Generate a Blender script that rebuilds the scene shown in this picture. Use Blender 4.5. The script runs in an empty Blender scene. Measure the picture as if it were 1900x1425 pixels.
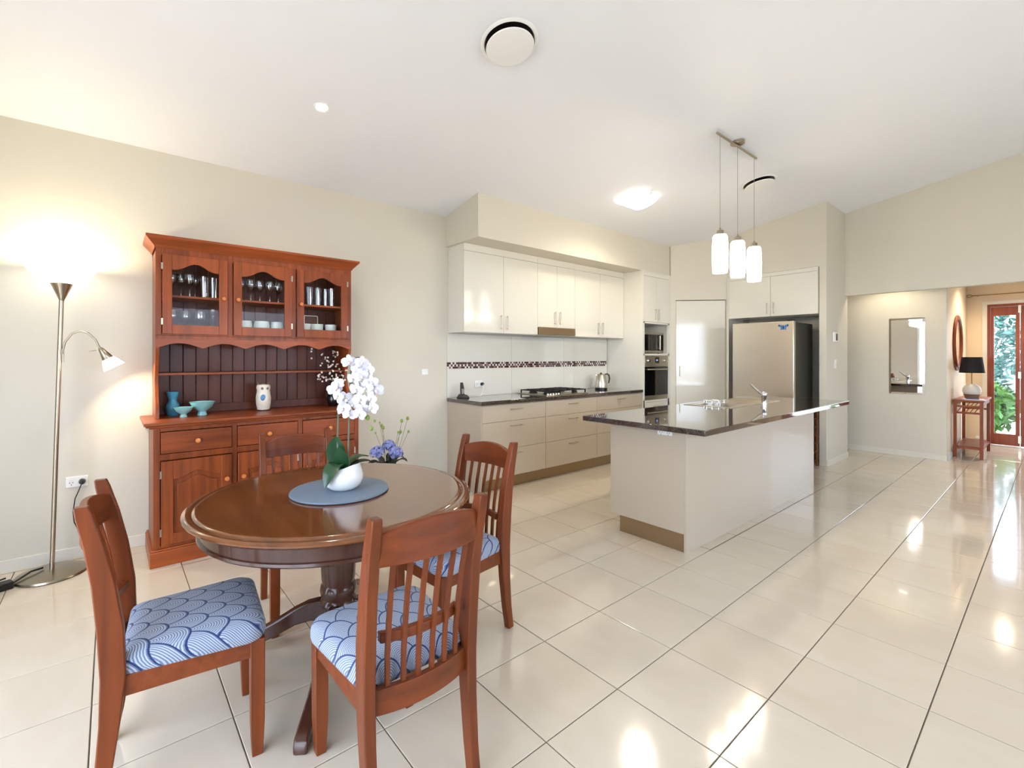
import bpy, bmesh, math, random
from mathutils import Vector, Matrix
R = math.radians
random.seed(7)
SC = bpy.context.scene
COL = SC.collection

# ------------------------------------------------------------------ camera
YAW, CX, CY, CH = 0.8833, 4.26, 0.0, 1.374
FPX, PPX, PPY = 864.085, 916.466, 662.743
cam_d = bpy.data.cameras.new('camera'); cam = bpy.data.objects.new('camera', cam_d); COL.objects.link(cam)
cam.location = (CX, CY, CH); cam.rotation_euler = (math.pi / 2, 0, YAW)
cam_d.sensor_fit = 'HORIZONTAL'; cam_d.sensor_width = 36.0; cam_d.lens = FPX / 1900 * 36.0
cam_d.shift_x = (950 - PPX) / 1900; cam_d.shift_y = -(712.5 - PPY) / 1900
cam_d.clip_start = 0.02; cam_d.clip_end = 200
SC.camera = cam

# ------------------------------------------------------------------ view, sky, sun, daylight portals
SC.view_settings.view_transform = 'Standard'; SC.view_settings.look = 'None'
SC.view_settings.gamma = 1.0; SC.view_settings.use_curve_mapping = False
SC.view_settings.exposure = 0.10
cy = SC.cycles
cy.max_bounces = 8; cy.diffuse_bounces = 4; cy.glossy_bounces = 4; cy.transmission_bounces = 4
cy.use_adaptive_sampling = True; cy.adaptive_threshold = 0.11; cy.adaptive_min_samples = 16
cy.transparent_max_bounces = 12; cy.caustics_reflective = False; cy.caustics_refractive = False
cy.sample_clamp_indirect = 6.0

SKY_STRENGTH = 12.2
wd = bpy.data.worlds.new('sky'); SC.world = wd; wd.use_nodes = True
wt = wd.node_tree; wt.nodes.clear()
wo = wt.nodes.new('ShaderNodeOutputWorld'); wb = wt.nodes.new('ShaderNodeBackground')
sk = wt.nodes.new('ShaderNodeTexSky'); sk.sky_type = 'HOSEK_WILKIE'
sk.sun_direction = Vector((-0.55, 0.25, 0.80)).normalized(); sk.turbidity = 6.0; sk.ground_albedo = 0.4
mx = wt.nodes.new('ShaderNodeMix'); mx.data_type = 'RGBA'; mx.inputs[0].default_value = 0.62
mx.inputs[7].default_value = (0.70, 0.82, 1.0, 1)
wt.links.new(sk.outputs[0], mx.inputs[6]); wt.links.new(mx.outputs[2], wb.inputs[0])
wb.inputs[1].default_value = SKY_STRENGTH
wt.links.new(wb.outputs[0], wo.inputs[0])

sun_d = bpy.data.lights.new('sun', 'SUN'); sun_d.energy = 6.0; sun_d.angle = R(1.0); sun_d.color = (1, 0.96, 0.88)
sun = bpy.data.objects.new('sun', sun_d); COL.objects.link(sun)
sun.rotation_euler = Vector((0.55, -0.25, -0.80)).to_track_quat('-Z', 'Y').to_euler()

def portal(name, loc, rot, sx, sy):
    d = bpy.data.lights.new(name, 'AREA'); d.shape = 'RECTANGLE'; d.size = sx; d.size_y = sy
    d.cycles.is_portal = True
    o = bpy.data.objects.new(name, d); COL.objects.link(o); o.location = loc; o.rotation_euler = rot
YR = -1.5          # rear wall (behind the camera)
XR = 7.5           # right wall
portal('daylight_portal_sliding_door', (3.45, YR - 0.22, 1.2), (R(90), 0, 0), 3.8, 2.4)
portal('daylight_portal_window', (XR + 0.22, 2.0, 1.5), (0, R(90), 0), 1.8, 3.0)
portal('daylight_portal_window', (XR + 0.22, 5.4, 1.5), (0, R(90), 0), 1.8, 2.2)

# ------------------------------------------------------------------ materials
def srgb(r, g, b):
    f = lambda c: (c / 255 / 12.92) if c / 255 <= 0.04045 else ((c / 255 + 0.055) / 1.055) ** 2.4
    return (f(r), f(g), f(b), 1.0)

class NT:
    def __init__(s, m): s.nt = m.node_tree
    def n(s, t, **k):
        nd = s.nt.nodes.new(t)
        for a, v in k.items(): setattr(nd, a, v)
        return nd
    def L(s, a, b): s.nt.links.new(a, b)
    def m(s, op, a, b=None, c=None):
        nd = s.nt.nodes.new('ShaderNodeMath'); nd.operation = op
        for i, v in enumerate((a, b, c)):
            if v is None: continue
            if isinstance(v, (int, float)): nd.inputs[i].default_value = v
            else: s.nt.links.new(v, nd.inputs[i])
        return nd.outputs[0]
    def mix(s, fac, a, b):
        nd = s.nt.nodes.new('ShaderNodeMix'); nd.data_type = 'RGBA'
        for i, v in ((0, fac), (6, a), (7, b)):
            if isinstance(v, (int, float)): nd.inputs[i].default_value = v
            elif isinstance(v, tuple): nd.inputs[i].default_value = v
            else: s.nt.links.new(v, nd.inputs[i])
        return nd.outputs[2]

def pbr(name, col, rough=0.5, metal=0.0, coat=0.0, spec=0.5, noise=0.0, nscale=8.0, bump=0.0, emit=None, estr=0.0, stretch=None):
    m = bpy.data.materials.new(name); m.use_nodes = True
    b = m.node_tree.nodes['Principled BSDF']; N = NT(m)
    b.inputs['Base Color'].default_value = col; b.inputs['Roughness'].default_value = rough
    b.inputs['Metallic'].default_value = metal; b.inputs['Coat Weight'].default_value = coat
    b.inputs['Coat Roughness'].default_value = 0.06; b.inputs['Specular IOR Level'].default_value = spec
    if emit: b.inputs['Emission Color'].default_value = emit; b.inputs['Emission Strength'].default_value = estr
    tc = N.n('ShaderNodeTexCoord'); mp = N.n('ShaderNodeMapping'); N.L(tc.outputs['Object'], mp.inputs[0])
    if stretch: mp.inputs['Scale'].default_value = stretch
    nz = N.n('ShaderNodeTexNoise'); nz.inputs['Scale'].default_value = nscale; nz.inputs['Detail'].default_value = 4
    N.L(mp.outputs[0], nz.inputs['Vector'])
    amt = noise if noise else 0.02
    lo = tuple(c * (1 - amt) for c in col[:3]) + (1,); hi = tuple(min(1, c * (1 + amt)) for c in col[:3]) + (1,)
    N.L(N.mix(nz.outputs['Fac'], lo, hi), b.inputs['Base Color'])
    if bump:
        bp = N.n('ShaderNodeBump'); bp.inputs['Strength'].default_value = bump; bp.inputs['Distance'].default_value = 0.002
        N.L(nz.outputs['Fac'], bp.inputs['Height']); N.L(bp.outputs[0], b.inputs['Normal'])
    return m

def wood(name, dark, light, rough=0.3, coat=0.35, axis='z', scale=1.0, knots=True):
    m = bpy.data.materials.new(name); m.use_nodes = True
    b = m.node_tree.nodes['Principled BSDF']; N = NT(m)
    tc = N.n('ShaderNodeTexCoord'); mp = N.n('ShaderNodeMapping'); N.L(tc.outputs['Object'], mp.inputs[0])
    st = {'x': (1.2, 26, 26), 'y': (26, 1.2, 26), 'z': (26, 26, 1.2)}[axis]
    mp.inputs['Scale'].default_value = tuple(v * scale for v in st)
    nz = N.n('ShaderNodeTexNoise'); nz.inputs['Scale'].default_value = 1.0; nz.inputs['Detail'].default_value = 6; nz.inputs['Distortion'].default_value = 0.6
    N.L(mp.outputs[0], nz.inputs['Vector'])
    n2 = N.n('ShaderNodeTexNoise'); n2.inputs['Scale'].default_value = 3.0; N.L(tc.outputs['Object'], n2.inputs['Vector'])
    oi = N.n('ShaderNodeObjectInfo')
    f = N.m('ADD', N.m('MULTIPLY', nz.outputs['Fac'], 0.9), N.m('MULTIPLY', n2.outputs['Fac'], 0.45))
    f = N.m('ADD', f, N.m('MULTIPLY', oi.outputs['Random'], 0.16))
    f = N.m('SUBTRACT', f, 0.28)
    f = N.m('MINIMUM', N.m('MAXIMUM', f, 0.0), 1.0)
    N.L(N.mix(f, dark, light), b.inputs['Base Color'])
    b.inputs['Roughness'].default_value = rough; b.inputs['Coat Weight'].default_value = coat; b.inputs['Coat Roughness'].default_value = 0.12
    b.inputs['Specular IOR Level'].default_value = 0.28
    bp = N.n('ShaderNodeBump'); bp.inputs['Strength'].default_value = 0.08; bp.inputs['Distance'].default_value = 0.001
    N.L(nz.outputs['Fac'], bp.inputs['Height']); N.L(bp.outputs[0], b.inputs['Normal'])
    return m

def thin_glass(name, tint=(1, 1, 1, 1), refl=0.010, rough=0.0):
    m = bpy.data.materials.new(name); m.use_nodes = True; N = NT(m); N.nt.nodes.clear()
    o = N.n('ShaderNodeOutputMaterial'); t = N.n('ShaderNodeBsdfTransparent'); g = N.n('ShaderNodeBsdfGlossy'); x = N.n('ShaderNodeMixShader')
    t.inputs[0].default_value = tint; g.inputs['Roughness'].default_value = rough
    lw = N.n('ShaderNodeLayerWeight'); lw.inputs[0].default_value = 0.25
    f = N.m('ADD', N.m('MULTIPLY', N.m('POWER', lw.outputs['Facing'], 3.0), 0.4), refl)
    N.L(f, x.inputs[0]); N.L(t.outputs[0], x.inputs[1]); N.L(g.outputs[0], x.inputs[2]); N.L(x.outputs[0], o.inputs[0])
    return m

def emis(name, col, strength):
    m = bpy.data.materials.new(name); m.use_nodes = True; N = NT(m); N.nt.nodes.clear()
    o = N.n('ShaderNodeOutputMaterial'); e = N.n('ShaderNodeEmission'); e.inputs[0].default_value = col; e.inputs[1].default_value = strength
    N.L(e.outputs[0], o.inputs[0]); return m

def tile_material():
    m = bpy.data.materials.new('polished_cream_tile'); m.use_nodes = True
    b = m.node_tree.nodes['Principled BSDF']; N = NT(m)
    geo = N.n('ShaderNodeNewGeometry'); oi = N.n('ShaderNodeObjectInfo')
    mp = N.n('ShaderNodeMapping'); N.L(geo.outputs['Position'], mp.inputs[0]); mp.inputs['Scale'].default_value = (1.0, 1.9, 1)
    N.L(oi.outputs['Random'], mp.inputs['Location'])
    nz = N.n('ShaderNodeTexNoise'); nz.inputs['Scale'].default_value = 2.6; nz.inputs['Detail'].default_value = 5; nz.inputs['Distortion'].default_value = 0.8
    N.L(mp.outputs[0], nz.inputs['Vector'])
    f = N.m('ADD', N.m('MULTIPLY', nz.outputs['Fac'], 0.8), N.m('MULTIPLY', oi.outputs['Random'], 0.25))
    N.L(N.mix(f, srgb(206, 190, 168), srgb(222, 211, 192)), b.inputs['Base Color'])
    b.inputs['Roughness'].default_value = 0.10; b.inputs['Specular IOR Level'].default_value = 0.55
    b.inputs['Coat Weight'].default_value = 0.25; b.inputs['Coat Roughness'].default_value = 0.03
    return m

def seigaiha():
    m = bpy.data.materials.new('navy_scale_print_fabric'); m.use_nodes = True
    b = m.node_tree.nodes['Principled BSDF']; N = NT(m)
    tc = N.n('ShaderNodeTexCoord'); sp = N.n('ShaderNodeSeparateXYZ'); N.L(tc.outputs['Object'], sp.inputs[0])
    r = 1.0; h = 0.5
    X = N.m('DIVIDE', sp.outputs[0], 0.052); Y = N.m('DIVIDE', N.m('ADD', sp.outputs[1], N.m('MULTIPLY', sp.outputs[2], 0.8)), 0.112)
    j0 = N.m('FLOOR', N.m('DIVIDE', Y, h)); ds = []
    for k in (1, 0, -1):
        j = N.m('SUBTRACT', j0, k); off = N.m('MULTIPLY', N.m('FLOORED_MODULO', j, 2.0), r)
        cxn = N.m('ADD', N.m('MULTIPLY', N.m('ROUND', N.m('DIVIDE', N.m('SUBTRACT', X, off), 2 * r)), 2 * r), off)
        dx = N.m('SUBTRACT', X, cxn); dy = N.m('SUBTRACT', Y, N.m('MULTIPLY', j, h))
        ds.append(N.m('SQRT', N.m('ADD', N.m('MULTIPLY', dx, dx), N.m('MULTIPLY', dy, dy))))
    in1 = N.m('LESS_THAN', ds[0], r); in0 = N.m('LESS_THAN', ds[1], r)
    def sel(c, a, b2): return N.m('ADD', N.m('MULTIPLY', c, a), N.m('MULTIPLY', N.m('SUBTRACT', 1.0, c), b2))
    d = sel(in1, ds[0], sel(in0, ds[1], ds[2]))
    ring = N.m('GREATER_THAN', N.m('SINE', N.m('MULTIPLY', d, 2 * math.pi / 0.07)), 0.0)
    edge = N.m('GREATER_THAN', d, 0.945)
    base = N.mix(ring, srgb(172, 180, 192), srgb(100, 115, 146))
    N.L(N.mix(edge, base, srgb(24, 46, 96)), b.inputs['Base Color'])
    b.inputs['Roughness'].default_value = 0.85; b.inputs['Sheen Weight'].default_value = 0.15
    return m

def granite():
    m = bpy.data.materials.new('polished_dark_stone'); m.use_nodes = True
    b = m.node_tree.nodes['Principled BSDF']; N = NT(m)
    tc = N.n('ShaderNodeTexCoord'); v = N.n('ShaderNodeTexVoronoi'); v.inputs['Scale'].default_value = 160; N.L(tc.outputs['Object'], v.inputs['Vector'])
    nz = N.n('ShaderNodeTexNoise'); nz.inputs['Scale'].default_value = 90; N.L(tc.outputs['Object'], nz.inputs['Vector'])
    f = N.m('MULTIPLY', v.outputs['Distance'], nz.outputs['Fac'])
    N.L(N.mix(f, srgb(34, 28, 26), srgb(112, 96, 84)), b.inputs['Base Color'])
    b.inputs['Roughness'].default_value = 0.06; b.inputs['Specular IOR Level'].default_value = 0.9
    b.inputs['Coat Weight'].default_value = 0.8; b.inputs['Coat Roughness'].default_value = 0.02
    return m

M = dict(
    wall=pbr('beige_wall_paint', srgb(214, 208, 193), 0.6, noise=0.012, nscale=3, bump=0.02),
    entry=pbr('warm_peach_wall', srgb(228, 208, 176), 0.6, noise=0.012, nscale=3),  # one even tone, warmer than the beige walls
    ceil=pbr('white_ceiling_paint', srgb(238, 240, 245), 0.8, noise=0.01, nscale=2),
    trim=pbr('cream_gloss_trim', srgb(222, 217, 204), 0.35, noise=0.01),
    tile=tile_material(),
    grout=pbr('grey_brown_grout', srgb(118, 104, 92), 0.9, noise=0.1, nscale=60),
    cream=pbr('cream_gloss_cabinet', srgb(228, 225, 214), 0.10, coat=0.5, noise=0.006),
    taupe=pbr('taupe_gloss_cabinet', srgb(192, 178, 158), 0.36, coat=0.10, noise=0.008),
    carc=pbr('cabinet_carcass', srgb(200, 192, 172), 0.5),
    stone=granite(),
    steel=pbr('brushed_steel', srgb(206, 196, 178), 0.30, 1.0, noise=0.05, nscale=3, stretch=(1, 1, 60)),
    steel_d=pbr('tan_brushed_kick', srgb(164, 142, 112), 0.28, 0.85, noise=0.06, nscale=3, stretch=(1, 60, 60)),
    chrome=pbr('chrome', srgb(225, 225, 228), 0.08, 1.0),
    nickel=pbr('brushed_nickel', srgb(176, 165, 146), 0.28, 1.0),
    black=pbr('black_plastic', srgb(18, 18, 18), 0.35),
    bglass=pbr('black_glass', srgb(8, 8, 9), 0.04, coat=0.6),
    iron=pbr('cast_iron', srgb(22, 21, 20), 0.55),
    white=pbr('white_plastic', srgb(240, 240, 238), 0.35),
    ceramic=pbr('white_ceramic', srgb(240, 240, 238), 0.22, coat=0.3, noise=0.01),
    hutch=wood('red_cherry_wood', srgb(72, 29, 11), srgb(182, 90, 40), 0.40, 0.12, 'z'),
    hutchy=wood('red_cherry_wood_rail', srgb(72, 29, 11), srgb(186, 92, 42), 0.40, 0.12, 'y'),
    plank=wood('dark_cherry_board', srgb(50, 22, 15), srgb(122, 62, 42), 0.45, 0.1, 'z'),
    knob=wood('orange_pine_knob', srgb(190, 96, 44), srgb(222, 146, 84), 0.35, 0.3, 'x'),
    chair=wood('cherry_chair_wood', srgb(66, 29, 11), srgb(146, 70, 30), 0.38, 0.12, 'z'),
    chairx=wood('cherry_chair_rail_wood', srgb(66, 29, 11), srgb(146, 70, 30), 0.38, 0.12, 'x'),
    table=wood('walnut_table_wood', srgb(66, 34, 15), srgb(144, 86, 42), 0.10, 0.8, 'x', 0.55),
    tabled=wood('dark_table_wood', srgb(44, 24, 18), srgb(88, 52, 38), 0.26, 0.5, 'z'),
    fabric=seigaiha(),
    pane=thin_glass('clear_pane'),
    glass=thin_glass('clear_glassware', (0.95, 0.97, 0.98, 1), 0.22, 0.05),
    mirror=pbr('mirror_silver', srgb(240, 240, 240), 0.01, 1.0),
    slate=pbr('blue_grey_slate', srgb(108, 124, 142), 0.55, noise=0.12, nscale=14, bump=0.15),
    leaf=pbr('orchid_leaf', srgb(32, 70, 40), 0.35, coat=0.2, noise=0.25, nscale=9),
    moss=pbr('green_moss', srgb(66, 92, 52), 0.9, noise=0.4, nscale=90, bump=0.6),
    stem=pbr('grey_green_stem', srgb(98, 106, 84), 0.6, noise=0.15, nscale=30),
    petal=pbr('white_petal', srgb(214, 212, 220), 0.55, noise=0.01),
    lip=pbr('pale_lip', srgb(240, 228, 220), 0.5),
    bud=pbr('green_bud', srgb(128, 150, 66), 0.5, noise=0.15),
    hydr=pbr('blue_hydrangea_petal', srgb(140, 148, 204), 0.6, noise=0.35, nscale=45),
    dleaf=pbr('dark_leaf', srgb(30, 44, 28), 0.5, noise=0.3, nscale=20),
    twig=pbr('dark_twig', srgb(40, 24, 18), 0.7),
    berry=pbr('cream_berry', srgb(240, 226, 214), 0.4),
    dvase=pbr('black_glaze', srgb(20, 15, 15), 0.2, coat=0.5),
    teal=pbr('turquoise_glaze', srgb(64, 142, 172), 0.3, coat=0.4, noise=0.12, nscale=20),
    celadon=pbr('pale_celadon_glaze', srgb(136, 196, 196), 0.3, coat=0.4, noise=0.1, nscale=16),
    owl=pbr('cream_figurine_glaze', srgb(226, 216, 198), 0.35, coat=0.3, noise=0.22, nscale=26),
    owlb=pbr('blue_figurine_mark', srgb(92, 140, 190), 0.4),
    brown=pbr('brown_figurine_mark', srgb(132, 104, 82), 0.5),
    plate=pbr('white_china', srgb(220, 232, 228), 0.3, coat=0.3, noise=0.08, nscale=50),
    dwood=wood('entry_red_wood', srgb(100, 42, 18), srgb(172, 86, 44), 0.4, 0.1, 'z'),
    shade=pbr('black_lampshade', srgb(26, 23, 24), 0.8),
    paper=pbr('white_paper', srgb(236, 234, 240), 0.7),
    book=pbr('navy_cover', srgb(56, 54, 96), 0.5),
    brass=pbr('antique_brass', srgb(150, 116, 66), 0.3, 1.0),
    mosd=pbr('mosaic_dark', srgb(70, 40, 38), 0.2, coat=0.5),
    mosm=pbr('mosaic_mauve', srgb(148, 118, 116), 0.2, coat=0.5),
    mosl=pbr('mosaic_white', srgb(236, 228, 224), 0.2, coat=0.5),
    splash=pbr('white_gloss_splashback', srgb(226, 224, 214), 0.08, coat=0.4, noise=0.005),
    bowlglow=emis('lit_frosted_bowl', (1.0, 0.94, 0.80, 1), 5.0),
    pendglow=emis('lit_opal_glass', (1.0, 0.96, 0.90, 1), 5.0),
    downglow=emis('lit_downlight', (1.0, 0.94, 0.84, 1), 22.0),
    blue=pbr('blue_magnet', srgb(40, 110, 180), 0.4),
    led=emis('blue_clock_display', (0.3, 0.4, 1.0, 1), 1.5),
    foliage=pbr('garden_leaf', srgb(66, 112, 44), 0.6, noise=0.4, nscale=6),
    foliage2=pbr('garden_leaf_blue_green', srgb(48, 96, 84), 0.6, noise=0.4, nscale=6),
    blossom=pbr('pink_white_blossom', srgb(236, 214, 206), 0.6),
    bark=pbr('garden_bark', srgb(88, 66, 52), 0.8, noise=0.3),
    paving=pbr('pale_paving', srgb(206, 196, 182), 0.8, noise=0.1, nscale=5),
    fence=pbr('grey_garden_wall', srgb(170, 172, 184), 0.8, noise=0.06),
    plaster=pbr('outer_render', srgb(200, 196, 186), 0.8),
    alu=pbr('white_aluminium_frame', srgb(226, 226, 224), 0.4),
    wine=wood('rack_wood', srgb(92, 44, 18), srgb(170, 96, 46), 0.4, 0.2, 'x'),
)

# ------------------------------------------------------------------ mesh building
class MB:
    def __init__(s): s.v = []; s.f = []; s.mi = []; s.cur = 0
    def add(s, vs, fs):
        b = len(s.v); s.v += [tuple(p) for p in vs]; s.f += [tuple(b + i for i in f) for f in fs]; s.mi += [s.cur] * len(fs); return s
    def box(s, x0, y0, z0, x1, y1, z1):
        x0, x1 = sorted((x0, x1)); y0, y1 = sorted((y0, y1)); z0, z1 = sorted((z0, z1))
        return s.add([(x0, y0, z0), (x1, y0, z0), (x1, y1, z0), (x0, y1, z0), (x0, y0, z1), (x1, y0, z1), (x1, y1, z1), (x0, y1, z1)],
                     [(0, 3, 2, 1), (4, 5, 6, 7), (0, 1, 5, 4), (1, 2, 6, 5), (2, 3, 7, 6), (3, 0, 4, 7)])
    def prism(s, pts, axis, lo, hi):      # polygon extruded along axis; pts in the two other axes (in xyz order)
        def P(a, b, t): return {'x': (t, a, b), 'y': (a, t, b), 'z': (a, b, t)}[axis]
        n = len(pts)
        vs = [P(a, b, lo) for a, b in pts] + [P(a, b, hi) for a, b in pts]
        fs = [tuple(range(n))[::-1], tuple(range(n, 2 * n))] + [(i, (i + 1) % n, n + (i + 1) % n, n + i) for i in range(n)]
        return s.add(vs, fs)
    def loft(s, rings, cap0=True, cap1=True, closed=True):
        n = len(rings[0]); vs = [p for r in rings for p in r]; fs = []
        for k in range(len(rings) - 1):
            for i in range(n if closed else n - 1):
                j = (i + 1) % n
                fs.append((k * n + i, k * n + j, (k + 1) * n + j, (k + 1) * n + i))
        if cap0: fs.append(tuple(range(n))[::-1])
        if cap1: fs.append(tuple(range((len(rings) - 1) * n, len(rings) * n)))
        return s.add(vs, fs)
    def lathe(s, prof, seg=24, c=(0, 0, 0), sx=1.0, sy=1.0):
        rings = []
        for r, z in prof:
            r = max(r, 1e-4)
            rings.append([(c[0] + r * sx * math.cos(2 * math.pi * i / seg), c[1] + r * sy * math.sin(2 * math.pi * i / seg), c[2] + z) for i in range(seg)])
        if prof[0][0] > .005 and prof[-1][0] > .005: return s.loft(rings + [rings[0]], False, False)
        return s.loft(rings)
    def tube(s, path, rad, seg=8, flat=1.0):
        pts = [Vector(p) for p in path]; n = len(pts); rings = []
        up = Vector((0, 0, 1)); prev = None
        for i, p in enumerate(pts):
            t = (pts[min(i + 1, n - 1)] - pts[max(i - 1, 0)]).normalized()
            if prev is None:
                a = t.cross(up) if abs(t.z) < 0.95 else t.cross(Vector((0, 1, 0)))
            else: a = prev - t * prev.dot(t)
            a.normalize(); prev = a; b = t.cross(a)
            r = rad[i] if isinstance(rad, (list, tuple)) else rad
            rings.append([tuple(p + a * (r * math.cos(2 * math.pi * k / seg)) + b * (r * flat * math.sin(2 * math.pi * k / seg))) for k in range(seg)])
        return s.loft(rings)
    def ball(s, c, r, seg=10, rg=6, sc=(1, 1, 1)):
        rings = []
        for k in range(rg + 1):
            a = -math.pi / 2 + math.pi * k / rg; rr = max(math.cos(a), 1e-3)
            rings.append([(c[0] + r * sc[0] * rr * math.cos(2 * math.pi * i / seg), c[1] + r * sc[1] * rr * math.sin(2 * math.pi * i / seg), c[2] + r * sc[2] * math.sin(a)) for i in range(seg)])
        return s.loft(rings)
    def ribbon(s, rings_c, thick):        # bar of rectangular section through (centre, half width vector, half depth vector)
        rings = []
        for c, hw, hd in rings_c:
            c = Vector(c); hw = Vector(hw); hd = Vector(hd)
            rings.append([tuple(c - hw - hd), tuple(c + hw - hd), tuple(c + hw + hd), tuple(c - hw + hd)])
        return s.loft(rings)
    def mesh(s, name, mats, smooth=None):
        me = bpy.data.meshes.new(name); me.from_pydata(s.v, [], s.f)
        for m in (mats if isinstance(mats, (list, tuple)) else [mats]): me.materials.append(m)
        me.polygons.foreach_set('material_index', s.mi)
        bm = bmesh.new(); bm.from_mesh(me); bmesh.ops.recalc_face_normals(bm, faces=bm.faces); bm.to_mesh(me); bm.free()
        if smooth is not None:
            me.polygons.foreach_set('use_smooth', [True] * len(me.polygons)); me.set_sharp_from_angle(angle=R(smooth))
        me.update(); return me

def bxm(*a): return MB().box(*a)
def obj(name, mb, mat, parent=None, smooth=None, bevel=0.0, seg=2, loc=None, rot=None, label=None):
    me = mb if isinstance(mb, bpy.types.Mesh) else mb.mesh(name, mat, smooth)
    o = bpy.data.objects.new(name, me); COL.objects.link(o)
    if parent: o.parent = parent
    if loc: o.location = loc
    if rot: o.rotation_euler = rot
    if bevel:
        b = o.modifiers.new('bevel', 'BEVEL'); b.width = bevel; b.segments = seg; b.limit_method = 'ANGLE'; b.angle_limit = R(40)
        if smooth is None:
            me.polygons.foreach_set('use_smooth', [True] * len(me.polygons)); me.set_sharp_from_angle(angle=R(55))
            b.harden_normals = False
    if label: o['label'] = label
    return o
def tag(o, label, cat, group=None, kind=None):
    o['label'] = label; o['category'] = cat
    if group: o['group'] = group
    if kind: o['kind'] = kind
    return o
def thing(name, label, cat, loc=(0, 0, 0), rz=0.0, group=None):
    o = bpy.data.objects.new(name, None); COL.objects.link(o); o.empty_display_size = 0.1
    o.location = loc; o.rotation_euler = (0, 0, rz); return tag(o, label, cat, group)
def struct(name, mb, mat, label=None, parent=None, **k):
    o = obj(name, mb, mat, parent, **k)
    if not parent: o['kind'] = 'structure'
    if label: o['label'] = label
    return o
def dup(root, loc, rz, label=None, group=None):
    r = root.copy(); COL.objects.link(r); r.location = loc; r.rotation_euler = (0, 0, rz)
    if label: r['label'] = label
    if group: r['group'] = group
    for ch in list(root.children):
        c = ch.copy(); COL.objects.link(c); c.parent = r
        for g in list(ch.children):
            d = g.copy(); COL.objects.link(d); d.parent = c
    return r
def light(name, kind, loc, energy, col=(1, 0.9, 0.75), size=0.05, parent=None, rot=None, spot=None):
    d = bpy.data.lights.new(name, kind); d.energy = energy; d.color = col
    if kind in ('POINT', 'SPOT'): d.shadow_soft_size = size
    if kind == 'SPOT': d.spot_size = spot; d.spot_blend = 0.6
    o = bpy.data.objects.new(name, d); COL.objects.link(o); o.location = loc
    if rot: o.rotation_euler = rot
    if parent: o.parent = parent
    return o
def project(x, y, z):
    dx, dy = x - CX, y - CY; c, s = math.cos(YAW), math.sin(YAW)
    r = dx * c + dy * s; d = -dx * s + dy * c
    if d < 0.05: return None
    return PPX + FPX * r / d, PPY - FPX * (z - CH) / d, d

# ------------------------------------------------------------------ room shell
CS = 0.182
def cz(x): return 2.905 + CS * x        # underside of the raked ceiling
YB = 10.69                               # far wall of the entry
# floor with tiles
floor = struct('floor', bxm(-0.02, YR, -0.12, XR, YB + 0.12, -0.004), M['grout'], 'polished cream tiled floor')
P = 0.42; gx0, gy0 = 0.153, 0.360; G = 0.0045
tmb = MB(); hgt = 0.004; c = 0.0012; a = 0.5
tmb.loft([[(-a, -a, -1), (a, -a, -1), (a, a, -1), (-a, a, -1)], [(-a, -a, -.3), (a, -a, -.3), (a, a, -.3), (-a, a, -.3)],
          [(-a + .004, -a + .004, 0), (a - .004, -a + .004, 0), (a - .004, a - .004, 0), (-a + .004, a - .004, 0)]], cap0=False)
tile_me = tmb.mesh('floor_tile', M['tile'])
tl = []
i0 = int(math.floor((0 - gx0) / P)) - 1; i1 = int(math.ceil((XR - gx0) / P)) + 1
j0 = int(math.floor((YR - gy0) / P)) - 1; j1 = int(math.ceil((YB - gy0) / P)) + 1
for i in range(i0, i1):
    for j in range(j0, j1):
        x0, x1 = max(gx0 + i * P + G / 2, 0.001), min(gx0 + (i + 1) * P - G / 2, XR)
        y0, y1 = max(gy0 + j * P + G / 2, YR + .001), min(gy0 + (j + 1) * P - G / 2, YB)
        if x1 - x0 < 0.02 or y1 - y0 < 0.02: continue
        cx_, cy_ = (x0 + x1) / 2, (y0 + y1) / 2
        sz = 0
        best = [project(px_, py_, 0) for px_ in (x0, cx_, x1) for py_ in (y0, cy_, y1)]
        best = [q for q in best if q and -10 < q[0] < 1910 and -10 < q[1] < 1435]
        hidden = (cx_ < 0.55 and cy_ > 2.85 and cy_ < 7.7) or (cx_ < 2.3 and cy_ > 6.95) or (1.99 < cx_ < 2.55 and 3.2 < cy_ < 5.7) or (cx_ < .45 and .2 < cy_ < 1.6) or (cx_ < 3.2 and cy_ > 8.6)
        if best and not hidden: sz = 1.0 / min(q[2] for q in best)
        tl.append((sz, cx_, cy_, x1 - x0, y1 - y0))
tl.sort(key=lambda q: -q[0])
rest = MB()
for k, (sz, x, y, w, d) in enumerate(tl):
    if k < 300 and sz > 0:
        o = bpy.data.objects.new('floor_tile', tile_me); COL.objects.link(o); o.parent = floor
        o.location = (x, y, 0); o.scale = (w, d, hgt)
    else: rest.add([(x - w / 2, y - d / 2, 0), (x + w / 2, y - d / 2, 0), (x + w / 2, y + d / 2, 0), (x - w / 2, y + d / 2, 0)], [(0, 1, 2, 3)])
o = obj('floor_tile_field', rest, M['tile'], floor); o['kind'] = 'stuff'

# ceiling (one raked plane, slab with thickness)
struct('ceiling', MB().prism([(-0.2, cz(-0.2)), (XR + .25, cz(XR + .25)), (XR + .25, cz(XR + .25) + .2), (-0.2, cz(-0.2) + .2)], 'y', YR - .25, 7.86), M['ceil'], 'white raked ceiling')
struct('ceiling_hall', bxm(1.0, 7.86, 2.55, XR, YB + .15, 2.7), M['ceil'], 'flat white hall ceiling')
# left wall
struct('wall_left', bxm(-0.15, YR - .15, -0.1, 0, 7.86, cz(0)), M['wall'], 'beige wall behind the hutch and the bench')
struct('baseboard_left', bxm(0.001, YR, 0, 0.014, 2.80, 0.085), M['trim'], 'cream baseboard along the left wall', bevel=0.004)
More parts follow.
